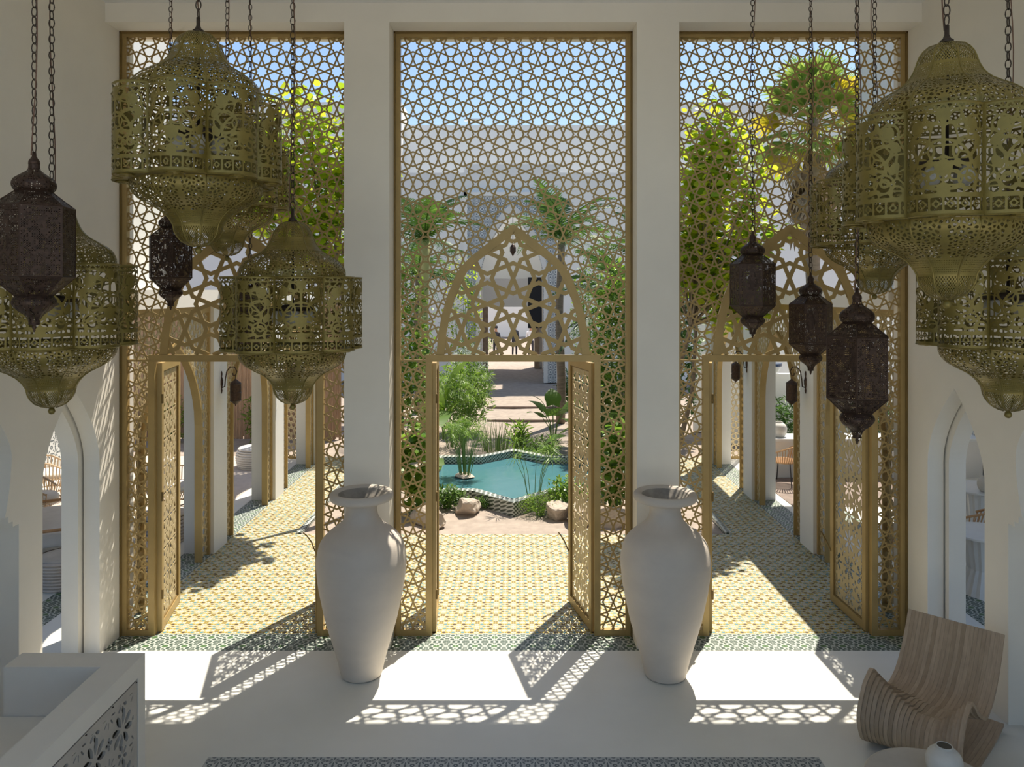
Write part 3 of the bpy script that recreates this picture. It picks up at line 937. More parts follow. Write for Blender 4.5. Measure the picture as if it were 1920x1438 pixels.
UP_PROF = smooth_prof([(0.385, 0.0), (0.383, 0.05), (0.352, 0.105), (0.285, 0.15), (0.222, 0.188), (0.178, 0.235), (0.152, 0.29), (0.132, 0.345), (0.088, 0.392), (0.022, 0.412)], 54)
DN_PROF = smooth_prof([(0.388, 0.0), (0.386, -0.05), (0.355, -0.10), (0.295, -0.14), (0.232, -0.172), (0.18, -0.215), (0.148, -0.265), (0.143, -0.29), (0.132, -0.325), (0.098, -0.368), (0.05, -0.392), (0.012, -0.40)], 54)
def gold_meshes():
    lobe = pierced('drum_lobe', lobe_field(), lambda u, v, d: lobe_point(u, v * LOBE_H), 'lantern_gold', 0.0)
    out = [lobe]
    for prof, sd, nm in ((UP_PROF, 21, 'dome_panel'), (DN_PROF, 33, 'bowl_panel')):
        fn, L, (rad, zz) = revolve_sector(prof, 8, 0.75)
        F = shell_field(L, rad, 0.48, 0.66, 8, 66, 110, sd, 0.019)
        out.append(pierced(nm, F, fn, 'lantern_gold', 0.0))
    ribs = []
    for prof in (UP_PROF, DN_PROF):
        path = [(r * math.cos(PI / 8) * 1.0, r * math.sin(PI / 8), z) for r, z in prof[::3]]
        ribs.append(MB().tube(path, 0.0045, 4).mesh('seam_rib', 'lantern_gold', True))
    out += ribs
    # closed foot of a lobe with its little rosette, and the top hem
    n = 16
    arc = [lobe_point(k / n, 0) for k in range(n + 1)]
    inner = [(0.36 * math.cos(a), 0.36 * math.sin(a), 0) for a in (PI / 8 * (1 - 2 * k / n) for k in range(n + 1))]
    cap = MB().add([(x, y, 0.004) for x, y, z in arc] + [(x, y, 0.004) for x, y, z in inner[::-1]], [(k, k + 1, n + 2 + k, n + 1 + k) for k in range(n)])
    cap.lathe([(0.05, 0.002), (0.05, -0.006), (0.038, -0.006), (0.034, 0.0), (0.016, -0.008), (0.006, -0.012)], 14, (0.445, 0, 0))
    cap.tube([(x, y, 0.003) for x, y, z in arc], 0.004, 4)
    out.append(cap.mesh('lobe_foot', 'lantern_gold'))
    hem = MB().tube([(x, y, LOBE_H - 0.003) for x, y, z in arc], 0.004, 4)
    top = [lobe_point(k / n, LOBE_H - 0.004) for k in range(n + 1)]
    out.append(hem.mesh('lobe_hem', 'lantern_gold'))
    fin_t = MB().lathe([(0.03, 0.405), (0.034, 0.42), (0.02, 0.43), (0.012, 0.45), (0.012, 0.50)], 12).mesh('top_finial', 'chain', True)
    fin_b = MB().lathe([(0.008, -0.398), (0.018, -0.41), (0.022, -0.425), (0.014, -0.44), (0.003, -0.444)], 12).mesh('bottom_finial', 'lantern_gold', True)
    out += [fin_t, fin_b]
    core = MB().lathe([(0.01, 0.9), (0.01, 0.33), (0.15, 0.32), (0.15, 0.285), (0.01, 0.28)], 14)
    out.append(core.mesh('bulb_holder', 'chain', True))
    blb = MB().lathe([(0.012, 0.02), (0.03, 0.0), (0.045, -0.04), (0.035, -0.08), (0.005, -0.098)], 10).mesh('bulb', 'lamp_off', True)
    out.append(blb)
    return out
GOLD = gold_meshes()

def chain_link_mesh(l=0.062, w=0.034, r=0.0038):
    pts = []
    for k in range(10):
        a = 2 * PI * k / 10
        pts.append((w / 2 * math.cos(a), 0, l / 2 * math.sin(a)))
    return MB().tube(pts, r, 4, close=True).mesh('chain_link', 'chain', True)
LINK = chain_link_mesh()

def hang(root, z0, zc, seed, cord=True, s=1.0):
    """links from local height z0 up to the ceiling (world height hall_top)"""
    z = z0; k = 0
    pitch = 0.052 * s
    while root.location.z + z < hall_top - 0.03 and k < 90:
        place('chain_link', LINK, root, (0, 0, z + pitch * 0.5), 0, rot=(0, 0, (PI / 2 if k % 2 else 0.15) + seed), scale=s)
        z += pitch; k += 1
    if cord:
        r = random.Random(int(seed * 100)); p = []
        H = hall_top - root.location.z
        n = 14
        for i in range(n + 1):
            t = i / n
            p.append((0.022 * s * math.cos(7 * t + seed), 0.022 * s * math.sin(5 * t + seed), z0 - 0.02 + (H - z0) * t))
        MB().tube(p, 0.004 * s, 4).build('cord', 'cord', root, smooth=True)
    MB().lathe([(0.05, -0.03), (0.045, -0.012), (0.015, 0.0)], 12, (0, 0, hall_top - root.location.z + 0.0)).build('ceiling_rose', 'chain', root)

GL = 'gold pierced lanterns'
def gold_lantern(x, y, zc, rz, label, s=1.0):
    """zc: height of the middle of the lobed drum"""
    t = thing('pierced_lantern', label, 'lantern', (x, y, zc - LOBE_H / 2 * s), 0, GL)
    h = LOBE_H
    for k in range(8):
        a = k * PI / 4 + rz
        for me, nm, dz in ((GOLD[0], 'drum_lobe', 0), (GOLD[1], 'dome_panel', h - 0.004), (GOLD[2], 'bowl_panel', 0.0), (GOLD[3], 'seam_rib', h - 0.004), (GOLD[4], 'seam_rib', 0.0)):
            place(nm, me, t, (0, 0, dz * s), a, scale=s)
        place('lobe_foot', GOLD[5], t, (0, 0, 0), a, scale=s); place('lobe_hem', GOLD[6], t, (0, 0, 0), a, scale=s)
    place('top_finial', GOLD[7], t, (0, 0, h * s), scale=s); place('bottom_finial', GOLD[8], t, scale=s)
    hld = place('bulb_holder', GOLD[9], t, (0, 0, 0), scale=s)
    for k in range(4):
        a = k * PI / 2 + 0.4
        place('bulb', GOLD[10], hld, (0.11 * math.cos(a), 0.11 * math.sin(a), 0.28))
    hang(t, (h + 0.50) * s, 0, x * 1.7 + y)
    return t

gold_lantern(-1.966, 4.85, 4.608, 0.10, 'large gold pierced lantern hanging highest over the stair side, in front of a smaller-looking twin')
gold_lantern(-2.43, 6.60, 4.63, 0.30, 'gold pierced lantern mostly hidden behind the highest lantern of the stair side')
gold_lantern(-1.619, 5.70, 3.505, 0.385, 'gold pierced lantern hanging in front of the pillar nearer the stair')
gold_lantern(-3.0, 5.05, 3.576, 0.42, 'gold pierced lantern beside the side wall, partly hidden by a dark lantern')
gold_lantern(2.256, 4.05, 4.287, 0.25, 'largest-looking gold pierced lantern hanging high in front of the dining side wall')
gold_lantern(2.99, 6.44, 4.306, 0.2, 'gold pierced lantern seen small behind the largest-looking gold lantern')
gold_lantern(3.04, 4.78, 3.595, 0.39, 'lowest gold pierced lantern above the wooden rocking chair, cut by the picture edge')

# ---------------------------------------------------------------- dark six-sided lanterns
def dark_meshes():
    k = 0.000702
    def P(pts): return [(r * k, z) for r, z in pts]
    # heights measured down the photograph, body centre at 0
    conv = lambda y: (712 - y) * k
    top = [(40, 100), (46, 150), (90, 185), (140, 222), (157, 262), (148, 300), (128, 318)]
    shoulder = [(128, 318), (205, 380), (285, 440)]
    body = [(285, 440), (285, 985)]
    taper = [(285, 985), (205, 1060), (130, 1130)]
    bot = [(130, 1130), (154, 1165), (152, 1200), (118, 1240), (72, 1275), (46, 1310), (38, 1345)]
    res = []
    for nm, pts, smo, nu, nv, bul in (('onion_cap', top, 1, 36, 50, 0.6), ('shoulder_face', shoulder, 0, 64, 40, 0.0), ('body_face', body, 0, 70, 128, 0.0), ('taper_face', taper, 0, 64, 40, 0.0), ('onion_foot', bot, 1, 36, 50, 0.6)):
        pr = [(r * k, conv(y)) for r, y in pts]
        if smo: pr = smooth_prof(pr, 30)
        fn, L, (rad, zz) = revolve_sector(pr, 6, bul)
        V = np.linspace(0, 1, nv + 1); U = np.linspace(-0.5, 0.5, nu + 1)
        W = np.array([2 * PI / 6 * rad(v) for v in V])
        X = U[None, :] * W[:, None]; S = np.repeat((V * L)[:, None], nu + 1, 1)
        c = 0.0125
        a = ((X / c) % 1) - 0.5; b = ((S / c) % 1) - 0.5
        hole = 0.0037 - np.hypot(a, b) * c
        a2 = (((X + c / 2) / c) % 1) - 0.5; b2 = (((S + c / 2) / c) % 1) - 0.5
        hole = np.maximum(hole, 0.0027 - np.hypot(a2, b2) * c)
        cell = np.floor(X / c) * 12.9898 + np.floor(S / c) * 78.233
        rn = np.modf(np.abs(np.sin(cell) * 43758.5453))[0]
        hole = np.where(rn > 0.30, hole, -0.003)
        F = -hole
        hem = np.minimum(np.minimum(S, L - S), W[:, None] / 2 - np.abs(X))
        F = np.maximum(F, 0.007 - hem)
        F[0, :] = F[-1, :] = 0.01; F[:, 0] = F[:, -1] = 0.01
        res.append((nm, pierced(nm, F, fn, 'lantern_rust', 0.0, smooth=bool(smo))))
    rib = MB()
    for pts in (shoulder + body + taper,):
        pth = [(r * k * math.cos(PI / 6), r * k * math.sin(PI / 6), conv(y)) for r, y in pts]
        rib.tube(pth, 0.003, 4)
    res.append(('corner_rib', rib.mesh('corner_rib', 'lantern_rust')))
    solo = []
    for nm, y, r in (('collar', 318, 0.093), ('collar', 1130, 0.093), ('body_band', 440, 0.201), ('body_band', 985, 0.201)):
        pth = [(r * math.cos(a), r * math.sin(a), conv(y)) for a in (PI / 6 + q * PI / 3 for q in range(6))]
        solo.append((nm, MB().tube(pth, 0.004, 4, close=True).mesh(nm, 'lantern_rust')))
    solo.append(('top_neck', MB().lathe([(0.03, conv(105)), (0.028, conv(80)), (0.018, conv(60)), (0.012, conv(45)), (0.01, conv(10))], 10).mesh('top_neck', 'lantern_rust', True)))
    solo.append(('drop_finial', MB().lathe([(0.027, conv(1340)), (0.03, conv(1352)), (0.008, conv(1362)), (0.013, conv(1375)), (0.006, conv(1390)), (0.007, conv(1400)), (0.001, conv(1412))], 10).mesh('drop_finial', 'lantern_rust', True)))
    solo.append(('bulb', MB().lathe([(0.012, 0.12), (0.03, 0.09), (0.05, 0.02), (0.035, -0.04), (0.006, -0.06)], 10).mesh('bulb', 'chain', True)))
    return res, solo, conv
DARK, DSOLO, DCONV = dark_meshes()
def dark_lantern(x, y, zc, rz, label, s=1.0):
    t = thing('dark_lantern', label, 'lantern', (x, y, zc), 0, 'dark pierced metal lanterns')
    for q in range(6):
        for nm, me in DARK: place(nm, me, t, (0, 0, 0), rz + q * PI / 3, scale=s)
    for nm, me in DSOLO: place(nm, me, t, (0, 0, 0), rz, scale=s)
    hang(t, DCONV(10) * s, 0, x * 2.3 + y, True, 0.95)
    return t
# lantern body centres sit at photo height 712 on the measured lantern
dark_lantern(-2.62, 4.25, 3.935, 0.2, 'dark pierced lantern hanging closest to the stair, overlapping a gold lantern')
dark_lantern(-3.175, 7.20, 3.98, 0.5, 'small dark pierced lantern hanging behind the highest gold lantern of the stair side')
dark_lantern(-2.507, 7.4, 3.43, 0.2, 'dark pierced lantern almost hidden behind the gold lantern by the pillar')
dark_lantern(2.197, 7.15, 3.724, 0.15, 'dark pierced lantern hanging highest of the three on the dining side')
dark_lantern(2.865, 7.50, 3.35, 0.4, 'dark pierced lantern in the middle of the three on the dining side')
dark_lantern(2.164, 4.90, 3.193, 0.62, 'largest-looking dark pierced lantern, lowest of the three on the dining side')

# ================================================================ big plaster vases
VP = [(0.0, 0.0), (0.165, 0.0), (0.19, 0.012), (0.2, 0.04), (0.228, 0.16), (0.268, 0.30), (0.332, 0.52), (0.368, 0.68), (0.405, 0.87), (0.424, 1.05), (0.422, 1.14),
      (0.39, 1.27), (0.32, 1.36), (0.235, 1.425), (0.178, 1.48), (0.15, 1.545), (0.147, 1.60), (0.168, 1.64), (0.235, 1.665), (0.283, 1.675), (0.301, 1.70), (0.299, 1.73), (0.28, 1.75), (0.25, 1.748), (0.222, 1.73)]
VI = [(0.222, 1.73), (0.19, 1.69), (0.15, 1.64), (0.13, 1.58), (0.13, 1.50), (0.19, 1.42), (0.30, 1.32)]
for x, y, lab, rz in ((-1.454, 7.44, 'tall matt ivory plaster vase standing at the pillar nearer the stair', 0.0), (1.447, 7.42, 'tall matt ivory plaster vase standing at the pillar nearer the wooden chair', 1.0)):
    t = thing('floor_vase', lab, 'vase', (x, y, 0.0), rz, 'tall plaster vases')
    MB().lathe([(0.005, 0.0)] + smooth_prof(VP[1:], 140), 56, caps=False).build('body', 'vase', t, smooth=True)
    MB().lathe(smooth_prof(VI, 40), 56, caps=False).build('inside', 'vase_dark', t, smooth=True)

# ================================================================ slatted wooden rocking chair
def chair_profile(s):
    """centre line (d forward, z up) of the slat at fraction s across the chair"""
    e0 = max(0.0, 1 - s / 0.52); e1 = max(0.0, (s - 0.72) / 0.28)
    hump = max(e0 ** 1.35, e1 ** 1.1)
    zh = 0.36 + 0.225 * hump
    dh = 0.88 + 0.03 * (1 - hump)
    seat_d = 0.52 + 0.10 * (1 - hump); seat_z = 0.315
    front = 1.085 + 0.075 * hump; zf = 0.235 + 0.10 * hump
    pts = [(-0.02, 0.80), (0.05, 0.68), (0.15, 0.53), (0.28, 0.40), (0.40, 0.335), (seat_d, seat_z), (0.70 + 0.03 * hump, seat_z + (zh - seat_z) * 0.42), (dh - 0.06, zh - 0.025 - 0.03 * hump), (dh + 0.02, zh), (dh + 0.095, zh - 0.02 - 0.01 * hump), (dh + 0.15 + 0.03 * hump, zh - 0.065 - 0.02 * hump),
           (front, zf), (front - 0.005, zf - 0.08 - 0.02 * hump), (front - 0.07, 0.10), (front - 0.20, 0.042), (0.66, 0.012), (0.45, 0.012), (0.22, 0.022), (0.0, 0.055)]
    return smooth_prof2(pts, 60)
def smooth_prof2(pts, n):
    P = [pts[0]] + list(pts) + [pts[-1]]; out = []; k = max(2, n // (len(pts) - 1))
    for i in range(1, len(P) - 2):
        p0, p1, p2, p3 = (np.array(P[i + o], dtype=float) for o in (-1, 0, 1, 2))
        for j in range(k):
            t = j / k
            out.append(tuple(0.5 * ((2 * p1) + (-p0 + p2) * t + (2 * p0 - 5 * p1 + 4 * p2 - p3) * t * t + (-p0 + 3 * p1 - 3 * p2 + p3) * t ** 3)))
    out.append(tuple(P[-2]))
    return out
ch = thing('rocking_chair', 'wide low rocking chair of bleached curved wooden slats', 'chair', (3.55, 7.0, 0.0), math.radians(-135))
NS = 24; CW = 0.75
for i in range(NS):
    s = (i + 0.5) / NS
    pr = chair_profile(s); w = CW / NS * 0.965 / 2; th = 0.0135
    vs, fs = [], []
    n = len(pr)
    for k, p in enumerate(pr):
        a = pr[max(k - 1, 0)]; b = pr[min(k + 1, n - 1)]
        tx, tz = b[0] - a[0], b[1] - a[1]; l = math.hypot(tx, tz) or 1
        nx, nz = -tz / l * th, tx / l * th
        yc = s * CW
        for sy, sn in ((-1, 1), (1, 1), (1, -1), (-1, -1)):
            vs.append((p[0] + nx * sn, yc + sy * w, max(0.0, p[1] + nz * sn)))
    for k in range(n - 1):
        o = k * 4
        for q in range(4):
            r_ = (q + 1) % 4
            fs.append((o + q, o + r_, o + 4 + r_, o + 4 + q))
    fs.append((0, 3, 2, 1)); o = (n - 1) * 4; fs.append((o, o + 1, o + 2, o + 3))
    MB().add(vs, fs).build('slat', 'teak', ch)
for d, z, r in ((0.12, 0.60, 0.009), (0.45, 0.33, 0.009), (0.5, 0.024, 0.009), (1.0, 0.10, 0.009)):
    MB().tube([(d - 0.008, 0.01, z - 0.012), (d - 0.008, CW - 0.01, z - 0.012)], r, 6).build('tie_rod', 'teak', ch)

# ---------------------------------------------------------------- round side table and jar
t = thing('side_table', 'round pale stone side table in front of the rocking chair', 'table', (2.775, 5.13, 0.0))
MB().lathe([(0.41, 0.365), (0.425, 0.372), (0.425, 0.405), (0.415, 0.415), (0.40, 0.418)], 48).build('table_top', 'terra', t, smooth=False)
MB().lathe([(0.30, 0.0), (0.30, 0.02), (0.12, 0.06), (0.09, 0.18), (0.13, 0.32), (0.25, 0.365)], 32).build('pedestal', 'terra', t, smooth=True)
def jar(x, y, z, r, h, label, mat='ceramic', group=None, rz=0, name='ceramic_jar'):
    j = thing(name, label, 'jar', (x, y, z), rz, group)
    pr = smooth_prof([(0.55 * r, 0), (0.72 * r, 0.05 * h), (0.95 * r, 0.30 * h), (1.0 * r, 0.52 * h), (0.88 * r, 0.76 * h), (0.55 * r, 0.92 * h), (0.42 * r, 0.955 * h), (0.44 * r, h), (0.40 * r, h * 1.0)], 48)
    MB().lathe(pr, 32).build('body', mat, j, smooth=True)
    j.children[0].data.polygons[len(j.children[0].data.polygons) - 1].use_smooth = False
    MB().lathe([(0.39 * r, h + 0.001), (0.36 * r, h * 0.97), (0.02 * r, h * 0.965)], 24).build('mouth_shade', 'void_shade', j)  # dark disc painting the shade inside the jar opening
    MB().tube([(0.42 * r * math.cos(a), 0.42 * r * math.sin(a), h) for a in (2 * PI * k / 24 for k in range(24))], 0.035 * r, 6, close=True).build('rim', mat, j, smooth=True)
    return j
jar(2.875, 5.19, 0.418, 0.114, 0.215, 'small round ceramic jar standing on the stone side table')

# ================================================================ stair parapet with pierced stone panel
pw = thing('stair_parapet', 'plastered stair parapet with a pierced stone panel beside the hall floor', 'parapet', (0, 0, 0))
PX0, PX1, PY, PT, PH = -3.62, -2.717, 5.733, 0.215, 1.0
MB().box(PX0, PX1 - PT, PY - PT, PY, 0, PH).build('end_wall', 'plaster', pw)
MB().box(PX1 - PT, PX1, 3.0, PY, 0.868, PH).build('top_rail', 'plaster', pw)               # coping over the panel
MB().box(PX1 - PT, PX1 - 0.10, 3.0, PY, 0, 0.868).build('inner_wall', 'plaster', pw)       # inner leaf behind the panel
MB().box(PX1 - 0.10, PX1, 5.627, PY, 0, 0.868).build('corner_post', 'plaster', pw)
MB().box(PX1 - 0.0995, PX1 - 0.09, 3.0, 5.626, 0.0, 0.867).build('recess_shade_sheet', 'void_shade', pw)  # dark sheet painting the shade seen through the panel holes
def stone_field():
    W, H = 1.6, 0.84
    nu, nv = 250, 130
    X, Z = np.meshgrid(np.linspace(0, W, nu + 1), np.linspace(0, H, nv + 1))
    hole = np.full(X.shape, 9.0)
    def flower(cx, cz, n, r0, r1, w0, w1, rot=0.0):
        nonlocal hole
        m = np.hypot(X - cx, Z - cz) < r1 + 0.05
        if not m.any(): return
        dx, dz = X[m] - cx, Z[m] - cz
        r = np.hypot(dx, dz); th = np.arctan2(dz, dx) - rot
        thm = (th + PI / n) % (2 * PI / n) - PI / n
        px, pz = r * np.cos(thm), r * np.sin(thm)
        t = np.clip((px - r0) / (r1 - r0), 0, 1)
        d = np.hypot(px - np.clip(px, r0, r1), pz) - (w0 + (w1 - w0) * np.sin(t * PI * 0.75))
        hole[m] = np.minimum(hole[m], d)
    c = 0.36
    for i in range(-1, 7):
        for j in range(-1, 4):
            x, z = 0.21 + i * c, H - 0.235 - j * c
            flower(x, z, 8, 0.032, 0.120, 0.003, 0.024, 0.2)
            flower(x + c / 2, z + c / 2, 8, 0.04, 0.075, 0.006, 0.007, 0.1)
            flower(x + c / 2, z - 0.0, 4, 0.018, 0.03, 0.012, 0.016, 0.0)
            flower(x, z + c / 2, 6, 0.02, 0.055, 0.006, 0.014, 0.4)
    edge = np.minimum(np.minimum(X, W - X), np.minimum(Z, H - Z)) - 0.05
    F = np.maximum(hole, -edge)
    F[0, :] = F[-1, :] = 0.02; F[:, 0] = F[:, -1] = 0.02
    return pierced('pierced_panel', F, lambda u, v, d: (PX1 - 0.012 + d, 5.615 - u * W, 0.015 + v * H), 'terra', 0.02)
place('pierced_panel', stone_field(), pw)
for y, z in ((5.60, 0.845), (5.27, 0.845), (4.94, 0.845)):
    MB().lathe([(0.008, 0.0), (0.008, 0.004)], 8).build('screw', 'chain', pw, (PX1 - 0.001, y, z))
st = thing('stair_flight', 'plastered stair landing and steps inside the parapet', 'stairs', (0, 0, 0))
MB().box(-4.17, PX1 - PT - 0.004, 4.2, PY - PT - 0.004, 0, 0.65).build('landing', 'plaster', st)
for k in range(8):
    MB().box(-4.17, PX1 - PT - 0.004, 4.2 - 0.28 * (k + 1), 4.2 - 0.28 * k, 0, 0.65 - 0.0 + 0.17 * (k + 1)).build('step', 'plaster', st)

# ================================================================ garden
def ground():
    nx, ny = 60, 120
    xs = np.linspace(-30, 30, nx + 1); ys = np.concatenate([np.linspace(11.7, 30, 81), np.linspace(31, 95, 40)])
    V, F = [], []
    for y in ys:
        for x in xs: V.append((x, y, -0.03 + 0.012 * math.sin(x * 3.1 + y * 1.7) + 0.01 * math.sin(y * 4.3 - x * 2.2)))
    W = nx + 1
    for j in range(len(ys) - 1):
        for i in range(nx): F.append((j * W + i, j * W + i + 1, (j + 1) * W + i + 1, (j + 1) * W + i))
    return struct('ground_sand', MB().add(V, F), 'sand', 'raked pale sand of the garden court', True)
ground()
struct('ground_soil', MB().box(-13, -4.65, 17.25, 20, -0.1, -0.005).box(4.65, 13, 17.25, 20, -0.1, -0.005), 'sand')

# --- star-shaped pool
PO = [(-1.62, 13.5), (-0.72, 13.5), (0.0, 12.72), (0.72, 13.5), (1.62, 13.5), (1.62, 14.25), (2.35, 14.95), (1.62, 15.65), (1.62, 16.4), (0.72, 16.4), (0.0, 17.1), (-0.72, 16.4), (-1.62, 16.4), (-1.62, 15.65), (-2.35, 14.95), (-1.62, 14.25)]
pcx, pcy = 0.0, 14.92
def scale_poly(P, k):
    """offset a polygon inwards by k"""
    n = len(P); out = []
    for i in range(n):
        a, b, c = Vector(P[i - 1]), Vector(P[i]), Vector(P[(i + 1) % n])
        e0, e1 = (b - a).normalized(), (c - b).normalized()
        n0, n1 = Vector((-e0.y, e0.x)), Vector((-e1.y, e1.x))
        bis = (n0 + n1); bis /= max(bis.dot(n0), 0.3)
        out.append(tuple(b + bis * k))
    return out
PI_ = scale_poly(PO, 0.16)
pl = thing('garden_pool', 'star-shaped pool with a patterned tile rim and turquoise water', 'pool')
n = len(PO)
vs = [(x, y, -0.1) for x, y in PO] + [(x, y, 0.2) for x, y in PO] + [(x, y, 0.2) for x, y in PI_] + [(x, y, -0.3) for x, y in PI_]
fs = []
for k in range(n):
    q = (k + 1) % n
    for r in range(3): fs.append((r * n + k, r * n + q, (r + 1) * n + q, (r + 1) * n + k))
MB().add(vs, fs).build('tile_rim', 'pool_tile', pl)
ctr = (0, 14.95, 0.055)
MB().add([(x, y, 0.055) for x, y in scale_poly(PO, 0.13)] + [ctr], [(k, (k + 1) % n, n) for k in range(n)]).build('water', 'water', pl)

# --- plant helpers
def rot_rand(n, tilt_lo, tilt_hi, r):
    """n random rotation matrices: yaw any, tilt of the leaf axis in a range"""
    yaw = r.uniform(0, 2 * PI, n); tl = r.uniform(tilt_lo, tilt_hi, n); rl = r.uniform(-0.6, 0.6, n)
    cy, sy, ct, st, cr, sr = np.cos(yaw), np.sin(yaw), np.cos(tl), np.sin(tl), np.cos(rl), np.sin(rl)
    Z = np.zeros(n); O = np.ones(n)
    Rz = np.stack([np.stack([cy, -sy, Z], -1), np.stack([sy, cy, Z], -1), np.stack([Z, Z, O], -1)], 1)
    Ry = np.stack([np.stack([ct, Z, -st], -1), np.stack([Z, O, Z], -1), np.stack([st, Z, ct], -1)], 1)
    Rx = np.stack([np.stack([O, Z, Z], -1), np.stack([Z, cr, -sr], -1), np.stack([Z, sr, cr], -1)], 1)
    return Rz @ Ry @ Rx

LEAF_OVAL = np.array([(0, 0, 0), (0.3, 0.2, 0.03), (0.7, 0.18, 0.03), (1, 0, -0.08), (0.7, -0.18, 0.03), (0.3, -0.2, 0.03)])
LEAF_ROUND = np.array([(0, 0, 0), (0.15, 0.4, 0.04), (0.6, 0.5, 0.05), (1.0, 0.0, -0.03), (0.6, -0.5, 0.05), (0.15, -0.4, 0.04)])
LEAF_LANCE = np.array([(0, 0, 0), (0.3, 0.07, 0.02), (0.65, 0.06, 0.0), (1, 0, -0.15), (0.65, -0.06, 0.0), (0.3, -0.07, 0.02)])
HEX = np.array([(0, 1, 2, 3), (0, 3, 4, 5)])
def leaves(name, pos, size, shape, mat, parent, seed, tilt=(-0.4, 0.9), var=0.35):
    r = np.random.default_rng(seed); pos = np.asarray(pos); n = len(pos)
    R = rot_rand(n, tilt[0], tilt[1], r)
    sz = size * r.uniform(1 - var, 1 + var, n)
    V = np.einsum('nij,kj->nki', R, shape) * sz[:, None, None] + pos[:, None, :]
    k = len(shape)
    F = (np.arange(n)[:, None, None] * k + HEX[None]).reshape(-1, 4)
    me = big_mesh(name, V.reshape(-1, 3), F, mat)
    o = place(name, me, parent)
    o['kind'] = 'stuff'
    return o

def cloud(n, c, rad, r, shell=0.35):
    d = r.normal(size=(n, 3)); d /= np.linalg.norm(d, axis=1)[:, None]
    q = r.uniform(shell, 1, n) ** 0.6
    return np.asarray(c) + d * q[:, None] * np.asarray(rad)

def shrub(x, y, z, rad, n, size, mat, label, cat='shrub', shape=LEAF_OVAL, seed=1, tilt=(-0.3, 1.1), group=None, name='shrub', stems=5):
    r = np.random.default_rng(seed)
    t = thing(name, label, cat, (x, y, z), 0, group)
    pos = cloud(n, (0, 0, rad[2]), rad, r, 0.2)
    pos = pos[pos[:, 2] > 0.02]
    leaves('foliage', pos, size, shape, mat, t, seed + 1, tilt)
    m = MB()
    for k in range(stems):
        a = r.uniform(0, 2 * PI)
        m.tube([(0.03 * math.cos(a), 0.03 * math.sin(a), -0.04), (0.3 * rad[0] * math.cos(a), 0.3 * rad[1] * math.sin(a), rad[2]), (0.6 * rad[0] * math.cos(a), 0.6 * rad[1] * math.sin(a), 1.6 * rad[2])], [0.02, 0.012, 0.005], 5)
    m.build('stems', 'stem', t)
    return t

def grape_tree(x, y, crown, rad, n, label, seed, base_dx=0.0):
    r = np.random.default_rng(seed)
    t = thing('sea_grape_tree', label, 'tree', (x, y, -0.05), 0, 'sea grape trees in the court')
    cx, cy, cz = crown
    tips = cloud(34, (cx - x, cy - y, cz), rad, r, 0.25)
    br = MB()
    root = [(0, 0, 0), (0.12 * (cx - x), 0.1 * (cy - y), cz * 0.35), (0.5 * (cx - x), 0.5 * (cy - y), cz * 0.62)]
    br.tube(root, [0.07, 0.055, 0.04], 7)
    br.tube([(0.05, 0.05, 0), (0.3 * (cx - x) + 0.25, 0.05, cz * 0.4), (0.7 * (cx - x), 0.2, cz * 0.8)], [0.05, 0.04, 0.02], 7)
    pos = []
    for p in tips:
        m = np.array(root[2]) * 0.4 + p * 0.6
        br.tube([root[2], tuple(m + r.normal(size=3) * 0.1), tuple(p)], [0.022, 0.014, 0.006], 4)
        k = n // len(tips)
        a = r.uniform(0.15, 1.1, k)
        pos.append(np.array(m)[None] * (1 - a[:, None]) + p[None] * a[:, None] + r.normal(size=(k, 3)) * 0.16)
    br.build('branches', 'trunk', t)
    leaves('foliage', np.vstack(pos), 0.14, LEAF_ROUND, 'leaf_grape', t, seed + 3, (-0.9, 0.9), 0.3)
    return t
grape_tree(-2.62, 13.0, (-3.35, 13.0, 5.75), (1.35, 0.9, 1.75), 2700, 'sea grape tree with round yellow-green leaves beside the lounge walkway', 3)
grape_tree(2.45, 13.0, (3.45, 12.9, 5.05), (1.15, 0.9, 1.85), 3300, 'sea grape tree with round yellow-green leaves beside the dining walkway', 9)

# --- fan palm
def fan_frond(mat, seed, R=0.62, span=2.3, n=17):
    r = random.Random(seed); V, F = [], []
    for k in range(n):
        a = -span / 2 + span * k / (n - 1)
        L = R * (1 - 0.25 * abs(a) / span) * r.uniform(0.92, 1.05)
        w = 0.032
        b = len(V)
        dx, dy = math.cos(a), math.sin(a)
        for t, ww, dz in ((0.06, 0.3, 0), (0.55, 1.0, 0.05), (0.8, 0.7, 0.03), (1.0, 0.05, -0.10)):
            V.append((dx * L * t - dy * w * ww, dy * L * t + dx * w * ww, dz * R)); V.append((dx * L * t + dy * w * ww, dy * L * t - dx * w * ww, dz * R - 0.01))
        for q in range(3): F.append((b + 2 * q, b + 2 * q + 1, b + 2 * q + 3, b + 2 * q + 2))
    m = MB().add([(x + 0.55, y, z) for x, y, z in V], F)
    m.tube([(0, 0, 0), (0.3, 0, 0.03), (0.6, 0, 0)], 0.012, 4)
    return m.mesh('frond', mat)
